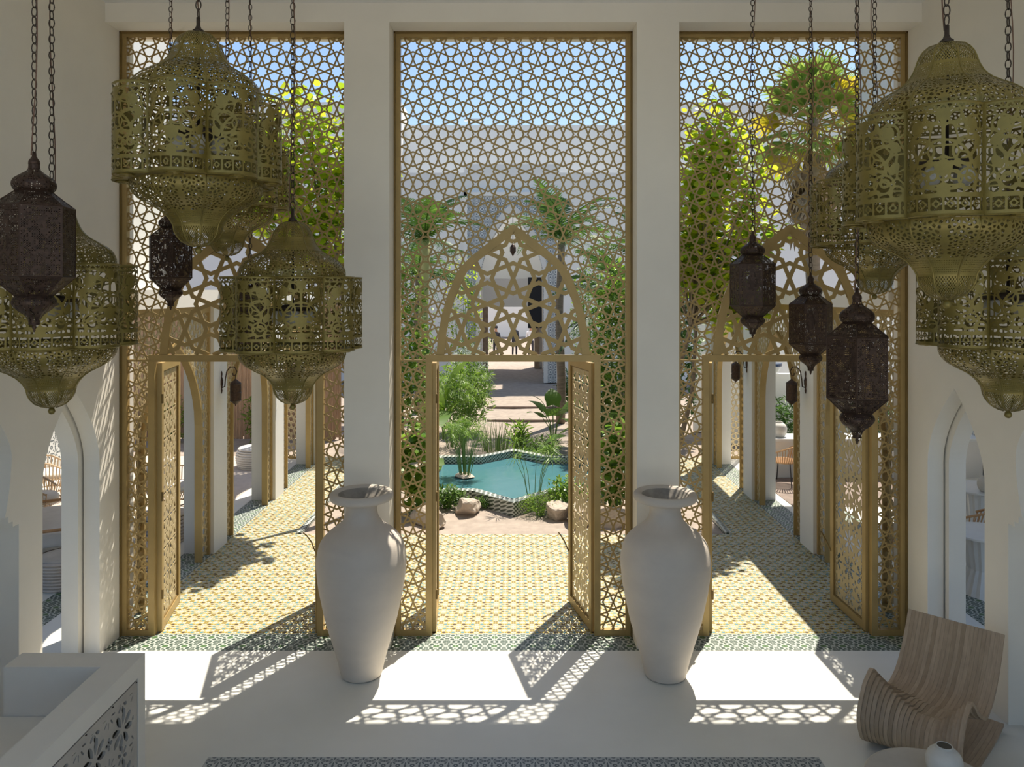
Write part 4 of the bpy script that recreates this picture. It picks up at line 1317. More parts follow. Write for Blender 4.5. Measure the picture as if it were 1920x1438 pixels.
def palm_frond(mat, seed, L=1.7, n=26, drop=0.7, lw=0.42):
    r = random.Random(seed); m = MB(); pts = []
    for k in range(9):
        t = k / 8
        pts.append((L * t * (1 - 0.12 * t), 0, 0.35 * L * t * (1 - t * 0.9) - drop * L * t ** 2.4 * 0.5))
    m.tube(pts, [0.022 - 0.017 * k / 8 for k in range(9)], 4)
    for k in range(2, n):
        t = k / n
        i = min(int(t * 8), 7); f = t * 8 - i
        p = Vector(pts[i]).lerp(Vector(pts[i + 1]), f)
        ln = lw * math.sin(PI * (0.12 + 0.86 * t)) * r.uniform(0.85, 1.1)
        for s in (-1, 1):
            d = Vector((0.55, s * 0.85, -0.25 + r.uniform(-0.12, 0.12))).normalized()
            q = p + d * ln; w = Vector((0.02, 0, 0.004))
            mid = p + d * ln * 0.5 + Vector((0, 0, 0.02))
            b = len(m.v)
            m.v.extend([tuple(p - w * 0.5), tuple(p + w * 0.5), tuple(mid + w), tuple(q + Vector((0, 0, -0.10 * ln))), tuple(mid - w)])
            m.f.append((b, b + 1, b + 2, b + 4)); m.f.append((b + 4, b + 2, b + 3))
    return m.mesh('frond', mat)

fp = thing('fan_palm', 'tall fan palm with a skirt of dry fronds beside the upper storey', 'palm', (5.75, 14.9, -0.05))
tr = [(0.02 * math.sin(k * 1.7), 0.02 * math.cos(k * 2.1), 7.0 * k / 10) for k in range(11)]
MB().tube(tr, [0.16 - 0.004 * k for k in range(11)], 10).build('trunk', 'trunk', fp, smooth=True)
FG = [fan_frond('leaf_palm', k) for k in range(3)]; FY = fan_frond('leaf_yellow', 8); FD = fan_frond('dead', 9, 0.6, 1.2, 9)
r_ = random.Random(5)
for k in range(52):
    a = k * 2.4; el = 1.3 - 2.0 * k / 51
    me = FY if (k > 16 and k % 3 == 0) else FG[k % 3]
    place('frond', me, fp, (0, 0, 7.1 - 0.008 * k), rot=(r_.uniform(-0.5, 0.5), -el, a), scale=r_.uniform(0.85, 1.15))
for k in range(40):
    a = k * 2.4 + 1; place('dry_frond', FD, fp, (0.1 * math.cos(a), 0.1 * math.sin(a), 6.75 - 0.03 * k), rot=(r_.uniform(-0.4, 0.4), 1.15 + 0.25 * r_.random(), a), scale=r_.uniform(0.8, 1.1))

PF = [palm_frond('leaf_mid', k) for k in range(3)] + [palm_frond('leaf_dark', 7)]
PFY = palm_frond('leaf_bright', 17, 1.2, 24, 0.5, 0.3)
def feather_palm(x, y, h, r0, nf, label, s=1.0, seed=1, mat='trunk', lo=-0.35, hi=1.2):
    t = thing('feather_palm', label, 'palm', (x, y, -0.05), 0, 'feather palms in the court')
    if h > 0:
        MB().tube([(0.03 * math.sin(k), 0.02 * math.cos(k), h * k / 8) for k in range(9)], [r0 * (1 - 0.03 * k) for k in range(9)], 9).build('trunk', mat, t, smooth=True)
    q = random.Random(seed)
    for k in range(nf):
        place('frond', PF[(k + seed) % 4], t, (0, 0, h), rot=(q.uniform(-0.3, 0.3), -(lo + (hi - lo) * q.random()), k * 2.4 + seed), scale=s * q.uniform(0.8, 1.1))
    return t
feather_palm(1.30, 21.6, 5.1, 0.13, 18, 'feather palm with a ringed bare trunk on the sand behind the pool', 1.25, 2)
feather_palm(-2.25, 19.6, 5.0, 0.15, 20, 'dark feather palm with a yellow-green trunk behind the papyrus', 1.05, 5, 'green_trunk')
feather_palm(2.75, 19.0, 3.3, 0.14, 18, 'feather palm with arching dark fronds beside the bare-trunked palm', 1.3, 3)
feather_palm(-2.9, 23.5, 4.2, 0.13, 16, 'feather palm close to the portal on the lounge side', 1.15, 8)
feather_palm(3.9, 23.0, 4.6, 0.13, 16, 'feather palm close to the portal on the dining side', 1.2, 11)
feather_palm(2.15, 16.9, 0.5, 0.1, 12, 'low bushy palm with young fronds at the pool edge', 0.75, 13)

# --- papyrus, reeds and broad-leaved plants
def umbel(seed, n=26, L=0.24):
    r = np.random.default_rng(seed); m = MB()
    for k in range(n):
        a = r.uniform(0, 2 * PI); e = r.uniform(-0.5, 0.9); l = L * r.uniform(0.75, 1.1)
        d = np.array((math.cos(a) * math.cos(e), math.sin(a) * math.cos(e), math.sin(e)))
        sd = np.array((-math.sin(a), math.cos(a), 0)) * 0.006
        p1, p2 = d * l * 0.5 + (0, 0, 0.02), d * l - (0, 0, 0.05)
        m.add([(0, 0, 0), tuple(p1 + sd), tuple(p2), tuple(p1 - sd)], [(0, 1, 2, 3)])
    return m.mesh('umbel', 'leaf_bright')
UMB = [umbel(k) for k in range(3)]
def papyrus(x, y, z, n, h, spread, label, seed, us=1.0):
    r = random.Random(seed)
    t = thing('papyrus', label, 'plant', (x, y, z), 0, 'papyrus clumps')
    for k in range(n):
        a = r.uniform(0, 2 * PI); s = spread * math.sqrt(r.random()); hh = h * r.uniform(0.7, 1.1)
        tip = (s * math.cos(a), s * math.sin(a), hh)
        b = (0.25 * s * math.cos(a), 0.25 * s * math.sin(a), -0.03)
        st_ = MB().tube([b, (0.5 * (tip[0] + b[0]) - 0.1 * tip[0], 0.5 * (tip[1] + b[1]) - 0.1 * tip[1], hh * 0.55), tip], [0.006, 0.005, 0.003], 4).build('stalk', 'stem', t)
        place('umbel', UMB[k % 3], st_, tip, r.uniform(0, 6), rot=(r.uniform(-0.4, 0.4), r.uniform(-0.4, 0.4), r.uniform(0, 6)), scale=us * r.uniform(0.8, 1.2))
    return t
papyrus(-0.95, 15.15, 0.08, 34, 0.95, 0.42, 'papyrus clump growing from a small islet in the pool', 3, 0.9)
papyrus(0.35, 13.45, 0.0, 9, 1.05, 0.45, 'sparse tall papyrus with splayed tops at the near pool rim', 8, 1.15)
papyrus(-1.35, 18.3, 0.0, 46, 1.5, 0.85, 'dense papyrus bed on the sand behind the pool', 12, 1.3)
papyrus(1.75, 17.9, 0.0, 26, 1.2, 0.5, 'papyrus clump beside the palm trunk', 15, 1.2)
isl = MB()
def rock_mesh(seed, sx, sy, sz, name='boulder', mat='rock', sub=4):
    import bmesh
    bm = bmesh.new(); bmesh.ops.create_icosphere(bm, subdivisions=sub, radius=1.0)
    r = np.random.default_rng(seed)
    dirs = r.normal(size=(9, 3)); dirs /= np.linalg.norm(dirs, axis=1)[:, None]; offs = r.uniform(0.42, 0.8, 9); ph = r.uniform(0, 6, 6)
    for v in bm.verts:
        p = np.array(v.co)
        for d, o in zip(dirs, offs):
            k = p @ d
            if k > o: p = p - d * (k - o) * 0.97
        p *= 1 + 0.05 * math.sin(5 * p[0] + ph[0]) * math.sin(6 * p[1] + ph[1]) + 0.04 * math.sin(9 * p[2] + ph[2])
        p = p * (1 + 0.03 * math.sin(17 * p[0] + ph[3] + 6 * p[2]) * math.sin(15 * p[1] + ph[4]) + 0.018 * math.sin(31 * p[2] + 23 * p[0] + ph[5]))
        v.co = (p[0] * sx, p[1] * sy, p[2] * sz)
    me = bpy.data.meshes.new(name); bm.to_mesh(me); bm.free(); me.materials.append(M[mat])
    return me
o = place('pool_islet', rock_mesh(40, 0.30, 0.25, 0.07, 'pool_islet'), None, (-0.95, 15.12, 0.06)); tag(o, 'flat stone islet in the pool under the papyrus', 'rock')
RK = [(-0.80, 12.92, 0.32, 0.22, 0.20, 1, 'pale boulder on the sand beside the near pool rim, papyrus side'), (-1.36, 12.30, 0.36, 0.26, 0.22, 2, 'large pale boulder at the foot of the middle screen, lounge side'),
      (0.70, 12.62, 0.26, 0.20, 0.20, 3, 'pale boulder with a flat top beside the low shrubs at the pool'), (1.02, 12.42, 0.34, 0.24, 0.26, 4, 'pale craggy boulder behind the open slotted door leaf'),
      (1.55, 12.3, 0.30, 0.24, 0.2, 6, 'pale boulder seen through the side lattice of the middle screen'), (-2.35, 12.6, 0.30, 0.22, 0.16, 7, 'low pale boulder near the lounge kerb'), (2.4, 12.4, 0.32, 0.25, 0.18, 8, 'low pale boulder near the dining kerb')]
for x, y, a, b, c, sd, lab in RK:
    o = place('boulder', rock_mesh(sd, a, b, c), None, (x, y, c * 0.55 - 0.03), sd * 1.1); tag(o, lab, 'rock', 'boulders around the pool')

shrub(0.42, 12.78, -0.03, (0.36, 0.26, 0.19), 900, 0.055, 'leaf_bright', 'low feathery light green shrub at the pool tip', shape=LEAF_LANCE, seed=2, group='shrubs around the pool')
shrub(0.95, 13.05, -0.03, (0.42, 0.32, 0.30), 650, 0.09, 'leaf_bright', 'leafy green shrub behind the flat-topped boulder', seed=4, group='shrubs around the pool')
shrub(-1.12, 13.18, -0.03, (0.36, 0.25, 0.20), 600, 0.07, 'leaf_mid', 'creeping green shrub beside the boulder at the near pool rim', seed=6, group='shrubs around the pool')
shrub(-0.45, 13.22, -0.03, (0.26, 0.13, 0.10), 320, 0.05, 'leaf_mid', 'small creeping plant against the near pool rim', seed=8, group='shrubs around the pool')
shrub(-1.65, 12.9, -0.03, (0.35, 0.35, 0.75), 260, 0.17, 'leaf_bright', 'tall broad-leaved shrub behind the side lattice, lounge side', seed=10, shape=LEAF_ROUND, group='shrubs around the pool')
shrub(1.75, 12.95, -0.03, (0.36, 0.36, 0.80), 280, 0.17, 'leaf_bright', 'tall broad-leaved shrub behind the side lattice, dining side', seed=12, shape=LEAF_ROUND, group='shrubs around the pool')
shrub(-1.3, 20.3, -0.03, (0.8, 0.7, 0.98), 1700, 0.20, 'leaf_bright', 'large bright green fern-like bush behind the papyrus bed', seed=14, shape=LEAF_LANCE, group='bushes behind the pool')
shrub(-1.5, 26.2, -0.03, (0.75, 0.8, 1.0), 1500, 0.11, 'leaf_silver', 'silvery grey bush beside the portal', seed=16, group='bushes behind the pool')
shrub(0.62, 17.5, -0.03, (0.5, 0.3, 0.22), 700, 0.10, 'leaf_mid', 'low spreading plant behind the far pool rim', seed=18, shape=LEAF_LANCE, group='bushes behind the pool')
shrub(1.85, 24.5, -0.03, (0.55, 0.5, 0.6), 600, 0.13, 'leaf_dark', 'dark green bush at the portal, palm trunk side', seed=20, group='bushes behind the pool')
shrub(2.75, 21.3, -0.03, (0.9, 0.8, 1.6), 1300, 0.17, 'leaf_mid', 'tall mixed green bush beside the bare palm trunk', seed=22, group='bushes behind the pool')
shrub(-3.5, 21.5, -0.03, (0.9, 0.8, 1.7), 1300, 0.16, 'leaf_mid', 'tall mixed green bush at the end of the lounge walkway', seed=24, group='bushes behind the pool')
shrub(3.9, 19.2, -0.03, (0.8, 0.7, 2.3), 1500, 0.17, 'leaf_dark', 'tall dark green shrub at the end of the dining walkway', seed=26, group='bushes behind the pool')
shrub(2.6, 26.0, -0.03, (0.7, 0.8, 2.6), 1200, 0.16, 'leaf_bright', 'tall light green feathery tree in front of the far wall', cat='tree', seed=28, group='bushes behind the pool', name='garden_tree')
shrub(-1.9, 28.5, -0.03, (0.8, 0.8, 2.6), 900, 0.15, 'leaf_grape', 'slender yellow-green tree in front of the portal wall', cat='tree', seed=30, group='bushes behind the pool', name='garden_tree')

shrub(-2.55, 18.2, -0.03, (0.75, 0.7, 2.25), 1700, 0.16, 'leaf_bright', 'tall leafy green tree behind the middle screen, papyrus side', cat='tree', seed=71, group='bushes behind the pool', name='garden_tree')
shrub(2.35, 17.6, -0.03, (0.7, 0.6, 2.2), 1700, 0.16, 'leaf_bright', 'tall leafy green tree behind the middle screen, palm trunk side', cat='tree', seed=73, group='bushes behind the pool', name='garden_tree')

def reeds(x, y, n, h, spread, label, seed, mat='stem'):
    r = random.Random(seed); t = thing('reed_clump', label, 'plant', (x, y, -0.04), 0, 'reed clumps')
    m = MB()
    for k in range(n):
        a = r.uniform(0, 2 * PI); s = spread * math.sqrt(r.random()); hh = h * r.uniform(0.6, 1.0)
        m.tube([(s * math.cos(a), s * math.sin(a), 0), (s * 1.2 * math.cos(a), s * 1.2 * math.sin(a), hh * 0.6), (s * 1.5 * math.cos(a) + r.uniform(-.05, .05), s * 1.5 * math.sin(a), hh)], [0.008, 0.006, 0.002], 3)
    o = m.build('blades', mat, t); o['kind'] = 'stuff'
    return t
reeds(-0.42, 17.75, 60, 0.75, 0.3, 'upright reed clump behind the far pool rim', 4)
reeds(0.15, 17.75, 26, 0.6, 0.15, 'thin reed tuft beside the leafy spikes behind the pool', 6)
shrub(0.12, 17.85, -0.03, (0.24, 0.2, 0.36), 160, 0.2, 'leaf_bright', 'leafy upright spikes behind the far pool rim', seed=33, shape=LEAF_LANCE, group='bushes behind the pool', tilt=(0.3, 1.2))

# big single leaves: elephant ears and banana
def big_leaf(L, W, mat, heart=True):
    n = 8; V, F = [], []
    for k in range(n + 1):
        t = k / n
        w = W / 2 * math.sin(PI * min(1, 0.12 + 0.88 * t)) ** 0.75 * (1 - 0.35 * t) * 1.35
        z = 0.10 * L * math.sin(PI * t) - 0.22 * L * t * t
        V += [(L * t - (0.12 * L if heart and k == 0 else 0), w + (0.12 * W if heart and k == 0 else 0), z + 0.06 * w), (L * t, 0, z), (L * t - (0.12 * L if heart and k == 0 else 0), -w - (0.12 * W if heart and k == 0 else 0), z + 0.06 * w)]
    for k in range(n):
        b = 3 * k
        F += [(b, b + 1, b + 4, b + 3), (b + 1, b + 2, b + 5, b + 4)]
    return MB().add(V, F).mesh('leaf', mat, True)
EAR = big_leaf(0.46, 0.36, 'leaf_mid'); BAN = big_leaf(1.15, 0.30, 'leaf_bright', False)
def broad_plant(x, y, z, specs, label, name='broad_leaf_plant', mesh=EAR, group='broad-leaved plants'):
    t = thing(name, label, 'plant', (x, y, z), 0, group)
    for a, rad, h, tilt, s in specs:
        tip = (rad * math.cos(a), rad * math.sin(a), h)
        stk = MB().tube([(0.02 * math.cos(a), 0.02 * math.sin(a), 0), (0.35 * tip[0], 0.35 * tip[1], h * 0.6), tip], [0.016, 0.012, 0.008], 5).build('stalk', 'stem', t)
        place('leaf', mesh, stk, tip, rot=(0.1, -tilt, a), scale=s)
    return t
broad_plant(0.95, 18.6, -0.03, [(2.6, 0.28, 0.8, 0.7, 1.0), (1.6, 0.12, 0.95, 1.1, 1.0), (3.6, 0.3, 0.7, 0.5, 0.95), (0.2, 0.3, 0.85, 0.6, 1.1), (4.6, 0.2, 0.75, 0.7, 1.0), (5.4, 0.3, 0.8, 0.5, 1.0), (3.1, 0.2, 0.9, 0.9, 1.0)], 'elephant ear plant with broad heart-shaped leaves beside the palm trunk')
broad_plant(1.55, 16.95, -0.03, [(3.5, 0.25, 0.5, 0.1, 1.5), (2.2, 0.2, 0.7, 0.4, 1.2), (4.7, 0.3, 0.45, 0.1, 1.3), (0.5, 0.3, 0.6, 0.2, 1.2)], 'elephant ear plant with very large leaves at the far pool corner')
broad_plant(-1.75, 16.95, -0.03, [(0.0, 0.3, 0.75, -0.3, 1.4), (5.0, 0.25, 0.95, 0.1, 1.4), (1.2, 0.3, 0.9, 0.3, 1.1), (3.5, 0.3, 0.8, 0.3, 1.2)], 'elephant ear plant beside the papyrus bed, lounge side')
broad_plant(-1.62, 17.9, 0.25, [(0.3, 0.06, 0.9, 1.15, 1.1), (2.2, 0.1, 0.6, 1.0, 1.0), (4.4, 0.12, 0.4, 0.95, 0.9), (5.6, 0.1, 0.5, 0.8, 0.8)], 'banana plant with upright long leaves behind the papyrus', 'banana_plant', BAN)

# sand steps edged with timber
for k, (y, lab) in enumerate(((21.9, 'timber step edge on the sand nearer the pool'), (24.4, 'timber step edge on the sand nearer the portal'))):
    o = MB().box(-0.75 - 0.1 * k, 1.5, y, y + 0.09, -0.08, 0.035).build('timber_step', 'deck'); tag(o, lab, 'step', 'timber step edges')

# ================================================================ far white building with the portal
PY0 = 31.0
pa = [(0.0, 1.27), (4.2, 1.27), (4.7, 1.2), (5.2, 1.05), (5.7, 0.82), (6.2, 0.52), (6.6, 0.22), (6.85, 0.0)]
mb = MB()
arch_wall(mb, lambda s, z, d: (s, PY0 + d, z), -1.85, 1.70, 7.45, 0.7, [(-0.07, pa)])
fbld = thing('portal_building', 'white far building with a tall pointed portal and stepped roofline', 'building', (0, 0, 0))
mb.build('portal_wall', 'tile_far', fbld)
pb = [(z, w + 0.0) for z, w in pa]
m = MB(); zz = [6.85 * k / 40 for k in range(41)]
fn = lambda p, q, d: (p - 0.07, PY0 - 0.03 + d, q)
po = [(-arch_half(z, pa) - 0.16, z * 1.03) for z in zz] + [(arch_half(z, pa) + 0.16, z * 1.03) for z in reversed(zz[:-1])]
pi = [(-arch_half(z, pa), z) for z in zz] + [(arch_half(z, pa), z) for z in reversed(zz[:-1])]
po[40] = (0, 7.15)
ribbon(m, fn, po, pi, 0.1).build('arch_trim', 'plaster_out', fbld)
m = MB().box(-1.98, -1.85, 30.95, 31.7, 0, 7.6).box(1.70, 1.83, 30.95, 31.7, 0, 7.6).box(-1.98, 1.83, 30.95, 31.7, 7.45, 7.6)
m.build('portal_frame', 'plaster_far', fbld)
MB().box(-14, -1.98, 31.2, 31.7, 0, 8.4).box(1.83, 14, 31.2, 31.7, 0, 8.4).box(-1.98, 1.83, 31.2, 31.7, 7.6, 8.75).build('lower_wall', 'plaster_far', fbld)
MB().box(-5.2, 5.4, 37.0, 38.0, 2.9, 11.55).box(-5.2, -1.35, 37, 38, 0, 2.9).box(1.1, 5.4, 37, 38, 0, 2.9).build('upper_wall', 'plaster_far', fbld)
for a, b in ((-26, -5.2), (5.4, 26)): MB().box(a, b, 36.0, 38.0, 0, 12.4).build('wing_wall', 'plaster_far', fbld)
# vestibule behind the portal: side walls and down-stand beam, roof left off to let daylight in
MB().box(-1.75, -1.45, 31.7, 37, 0, 7.3).box(1.35, 1.6, 31.7, 37, 0, 7.3).build('vestibule', 'plaster_far', fbld)
MB().box(-1.45, 1.35, 34.0, 34.3, 4.2, 7.3).build('inner_beam', 'plaster_far', fbld)
for sg in (-1.33, 1.1):
    o = MB().box(sg - 0.12, sg + 0.12, 36.7, 36.9, 0, 2.9).build('lattice_door', 'dead', fbld)
tag(MB().box(0.62, 1.22, 34.05 - 0.4, 34.08 - 0.4, 2.05, 4.25).build('hanging_banner', 'black_cloth'), 'black cloth banner hanging in the portal', 'banner')
pln = thing('portal_lantern', 'small dark lantern hanging in the portal arch', 'lantern', (-0.03, 31.4, 5.2))
MB().lathe([(0.02, 0.35), (0.06, 0.32), (0.12, 0.22), (0.12, 0.05), (0.05, -0.06), (0.01, -0.14)], 8).build('body', 'lantern_rust', pln)
MB().tube([(0, 0, 0.33), (0, 0, 1.6)], 0.012, 4).build('chain', 'chain', pln)
# floodlight and mast on the far roof
fl_ = thing('roof_floodlight', 'small white floodlight on the far roof edge', 'light', (-2.1, 37.2, 11.55))
MB().box(-0.25, 0.55, -0.1, 0.1, 0.25, 0.33).build('lamp_head', 'white_top', fl_); MB().tube([(0, 0, 0), (0, 0, 0.27)], 0.03, 6).build('post', 'steel_dark', fl_)
ms = MB().tube([(0.4, 37.5, 11.5), (0.4, 37.5, 16.3)], 0.025, 5).build('roof_mast', 'steel_dark'); tag(ms, 'thin mast rising from the far roof', 'mast')

# ================================================================ people in the portal passage
def person(x, y, rz, shirt, trousers, label, pose=0):
    t = thing('person', label, 'person', (x, y, -0.03), rz, None)
    me = bpy.data.meshes.new('body')
    sh = 0.2
    V = [(0, 0, 0.95), (0, 0, 1.15), (0, 0, 1.38), (0, 0.0, 1.50), (0, 0.02, 1.60), (0, 0.02, 1.72),
         (sh, 0, 1.40), (sh + 0.05, 0.0, 1.13), (sh + 0.03 - 0.05 * pose, 0.10 + 0.12 * pose, 0.90 + 0.2 * pose), (-sh, 0, 1.40), (-sh - 0.05, 0, 1.13), (-sh - 0.03, 0.08, 0.88),
         (0.10, 0, 0.90), (0.11, 0.02, 0.48), (0.11, -0.02, 0.08), (0.11, 0.13, 0.035), (-0.10, 0, 0.90), (-0.11, 0.02, 0.48), (-0.12, -0.02, 0.08), (-0.12, 0.13, 0.035)]
    Ed = [(0, 1), (1, 2), (2, 3), (3, 4), (4, 5), (2, 6), (6, 7), (7, 8), (2, 9), (9, 10), (10, 11), (0, 12), (12, 13), (13, 14), (14, 15), (0, 16), (16, 17), (17, 18), (18, 19)]
    me.from_pydata(V, Ed, [])
    o = place('body', me, t)
    sk = o.modifiers.new('skin', 'SKIN')
    R = [0.14, 0.13, 0.14, 0.055, 0.09, 0.085, 0.065, 0.045, 0.035, 0.065, 0.045, 0.035, 0.09, 0.065, 0.05, 0.04, 0.09, 0.065, 0.05, 0.04]
    for v, r in zip(me.skin_vertices[0].data, R): v.radius = (r, r)
    me.skin_vertices[0].data[0].use_root = True
    ss = o.modifiers.new('sub', 'SUBSURF'); ss.levels = 1; ss.render_levels = 1
    # clothing by height: skin above the collar
    m, nt, b = new_mat('figure_clothing')
    g = nt.nodes.new('ShaderNodeTexCoord'); s = nt.nodes.new('ShaderNodeSeparateXYZ'); nt.links.new(g.outputs['Object'], s.inputs[0])
    z = E(nt, s.outputs[2])
    c = mixcol(nt, z.gt(0.95), trousers, shirt); c = mixcol(nt, z.gt(1.49), c, (0.30, 0.17, 0.11)); c = mixcol(nt, z.gt(1.70), c, (0.02, 0.015, 0.012))
    c = mixcol(nt, z.lt(0.09), c, (0.015, 0.015, 0.015))
    nt.links.new(c, b.inputs['Base Color']); b.inputs['Roughness'].default_value = 0.85
    me.materials.append(m)
    MB().lathe([(0.07, 1.66), (0.098, 1.70), (0.10, 1.76), (0.075, 1.81), (0.01, 1.83)], 10, (0, 0.01, 0)).build('hair', 'cloth_dark', t, smooth=True)
    return t
person(-0.95, 42.0, 2.6, (0.02, 0.02, 0.03), (0.015, 0.015, 0.02), 'person in black standing with back turned in the portal passage', 0)
person(0.05, 44.0, -2.7, (0.02, 0.025, 0.04), (0.012, 0.012, 0.018), 'person in dark clothes holding something, tallest of the group in the passage', 1)
person(0.95, 43.0, 3.0, (0.55, 0.55, 0.6), (0.02, 0.02, 0.03), 'person in a pale shirt and dark trousers in the passage', 0)
shrub(-1.75, 45.5, -0.03, (0.7, 0.7, 0.55), 500, 0.15, 'leaf_bright', 'sunlit green bush beyond the portal passage, beside the person in black', seed=41, shape=LEAF_LANCE, group='bushes beyond the passage')
shrub(1.9, 45.5, -0.03, (0.7, 0.7, 0.5), 500, 0.15, 'leaf_bright', 'sunlit green bush beyond the portal passage, beside the person in the pale shirt', seed=43, shape=LEAF_LANCE, group='bushes beyond the passage')
MBf = MB().box(-8, 8, 62, 62.4, 0, 5.5); struct('wall_far_end', MBf, 'plaster_far')

# ================================================================ lounge and dining furniture
def rattan_tub(x, y, rz, label, s=1.0, mat='rattan_lt', group='rattan tub armchairs'):
    t = thing('rattan_armchair', label, 'chair', (x, y, 0), rz, group)
    n = 34
    for k in range(n):
        a = -2.25 + 4.5 * k / (n - 1)           # open towards +x
        a += PI
        top = 0.72 if abs(k - n / 2) < n * 0.33 else 0.72 - 0.16 * (abs(k - n / 2) - n * 0.33) / (n * 0.17)
        MB().tube([(0.24 * math.cos(a) * s, 0.24 * math.sin(a) * s, 0.20 * s), (0.36 * math.cos(a) * s, 0.36 * math.sin(a) * s, 0.42 * s), (0.39 * math.cos(a) * s, 0.39 * math.sin(a) * s, top * s)], 0.009 * s, 4, caps=False).build('cane', mat, t)
    for r0, z in ((0.25, 0.20), (0.365, 0.44)):
        MB().tube([(r0 * math.cos(a) * s, r0 * math.sin(a) * s, z * s) for a in (2 * PI * k / 20 for k in range(20))], 0.012 * s, 5, close=True).build('hoop', mat, t)
    MB().tube([(0.39 * math.cos(a) * s, 0.39 * math.sin(a) * s, (0.73 - (0.16 * max(0, (abs(a - PI) - 1.5) / 0.75))) * s) for a in (PI - 2.25 + 4.5 * k / 20 for k in range(21))], 0.016 * s, 6).build('top_rail', mat, t)
    for k in range(4):
        a = PI / 4 + k * PI / 2
        MB().tube([(0.22 * math.cos(a) * s, 0.22 * math.sin(a) * s, 0.21 * s), (0.27 * math.cos(a) * s, 0.27 * math.sin(a) * s, 0)], 0.014 * s, 5).build('leg', mat, t)
    MB().lathe([(0.30, 0.40), (0.335, 0.42), (0.335, 0.49), (0.31, 0.52), (0.0, 0.53)], 20).build('seat_cushion', 'cushion', t, smooth=True)
    b = MB().box(-0.33, -0.20, -0.25, 0.25, 0.5, 0.88).build('back_cushion', 'cushion', t); bevel(b, 0.05, 3)
    return t
rattan_tub(-8.1, 13.6, 0.5, 'rattan armchair with white cushions in front of the grey tile panel')
rattan_tub(-7.4, 12.0, 0.3, 'rattan tub armchair with a back cushion nearer the archway in the lounge')
rattan_tub(-5.6, 12.7, -0.6, 'rattan armchair glimpsed beyond the first arch panel of the lounge', group='rattan tub armchairs')
def pouf(x, y, r, h, label, name='rope_pouf', cat='pouf', mat='rope', flat=False):
    t = thing(name, label, cat, (x, y, 0), 0, 'coiled rope poufs and tables')
    nr = 9
    for k in range(nr):
        z = h * (k + 0.5) / nr; q = (k + 0.5) / nr
        rr = r * (0.86 + 0.14 * math.sin(PI * q)) if not flat else r * (0.9 + 0.1 * q)
        m = MB().lathe([(rr - 0.02, z - h / nr / 2), (rr, z - h / nr / 4), (rr + 0.006, z), (rr, z + h / nr / 4), (rr - 0.02, z + h / nr / 2)], 28, caps=False)
        m.build('rope_coil', mat, t, smooth=True)
    MB().lathe([(r * 0.86, h * 0.96), (r * 0.84, h), (r * 0.5, h * 1.02), (0.01, h * 1.03)], 28, caps=False).build('top', mat if not flat else 'terra', t, smooth=True)
    return t
pouf(-5.62, 9.75, 0.36, 0.36, 'round coiled rope side table seen through the lounge archway', 'rope_table', 'table', 'rope', True)
pouf(-5.35, 16.2, 0.42, 0.42, 'white ribbed pouf seen beyond the second arch panel of the lounge', mat='cushion')
pouf(-5.15, 11.4, 0.36, 0.42, 'ribbed rope pouf close behind the first lounge pillar')
pouf(-4.95, 10.0, 0.3, 0.38, 'ribbed rope pouf behind the side lattice next to the lounge walkway')
sf = thing('lounge_sofa', 'low rattan framed sofa with pale linen cushions behind the rope table', 'sofa', (-6.55, 11.0, 0), 0.5)
for nm, bx in (('seat_cushion', (-0.4, 0.4, -0.8, 0.8, 0.25, 0.44)), ('back_cushion', (-0.45, -0.22, -0.75, -0.02, 0.44, 0.85)), ('back_cushion', (-0.45, -0.22, 0.02, 0.75, 0.44, 0.85))):
    bevel(MB().box(*bx).build(nm, 'cushion', sf), 0.05, 3)
for sx in (-0.42, 0.42):
    for sy in (-0.85, 0.85): MB().tube([(sx, sy, 0), (sx, sy, 0.5)], 0.02, 6).build('leg', 'rattan', sf)
MB().tube([(-0.45, -0.86, 0.5), (-0.48, -0.86, 0.8), (-0.48, 0.86, 0.8), (-0.45, 0.86, 0.5)], 0.022, 6).build('back_rail', 'rattan', sf)
for sy in (-0.86, 0.86): MB().tube([(-0.46, sy, 0.5), (0.42, sy, 0.5)], 0.022, 6).build('arm_rail', 'rattan', sf)
tag(MB().box(-8.6, -4.9, 13.2, 17.2, 0.0, 0.012).build('woven_mat', 'rope'), 'pale woven mat on the lounge floor under the pouf', 'mat')

# bamboo fence at the end of the lounge
bf = thing('bamboo_fence', 'tall dry bamboo pole fence closing the lounge court', 'fence', (-13, 19.3, 0))
bp = MB().tube([(0, 0, 0), (0.004, 0.003, 1.7), (0, 0, 3.4)], 0.019, 6).mesh('bamboo_pole', 'bamboo')
for k in range(280):
    place('bamboo_pole', bp, bf, (k * 0.0312, rnd.uniform(-0.012, 0.012), rnd.uniform(-0.1, 0.08) - 0.02), rnd.uniform(0, 6))
for z in (0.7, 2.4): MB().tube([(0, 0.04, z), (8.8, 0.04, z)], 0.02, 5).build('rail', 'bamboo', bf)
shrub(-6.1, 18.7, -0.03, (0.4, 0.3, 0.65), 420, 0.16, 'leaf_bright', 'bright green shrub in front of the bamboo fence, walkway side', seed=51, shape=LEAF_LANCE, group='shrubs at the bamboo fence')
shrub(-8.3, 18.7, -0.03, (0.5, 0.3, 0.6), 420, 0.16, 'leaf_bright', 'green shrub in front of the bamboo fence, middle of the court', seed=53, shape=LEAF_LANCE, group='shrubs at the bamboo fence')
shrub(-10.4, 18.7, -0.03, (0.5, 0.3, 0.7), 420, 0.16, 'leaf_mid', 'darker green shrub in front of the bamboo fence, far corner', seed=55, group='shrubs at the bamboo fence')

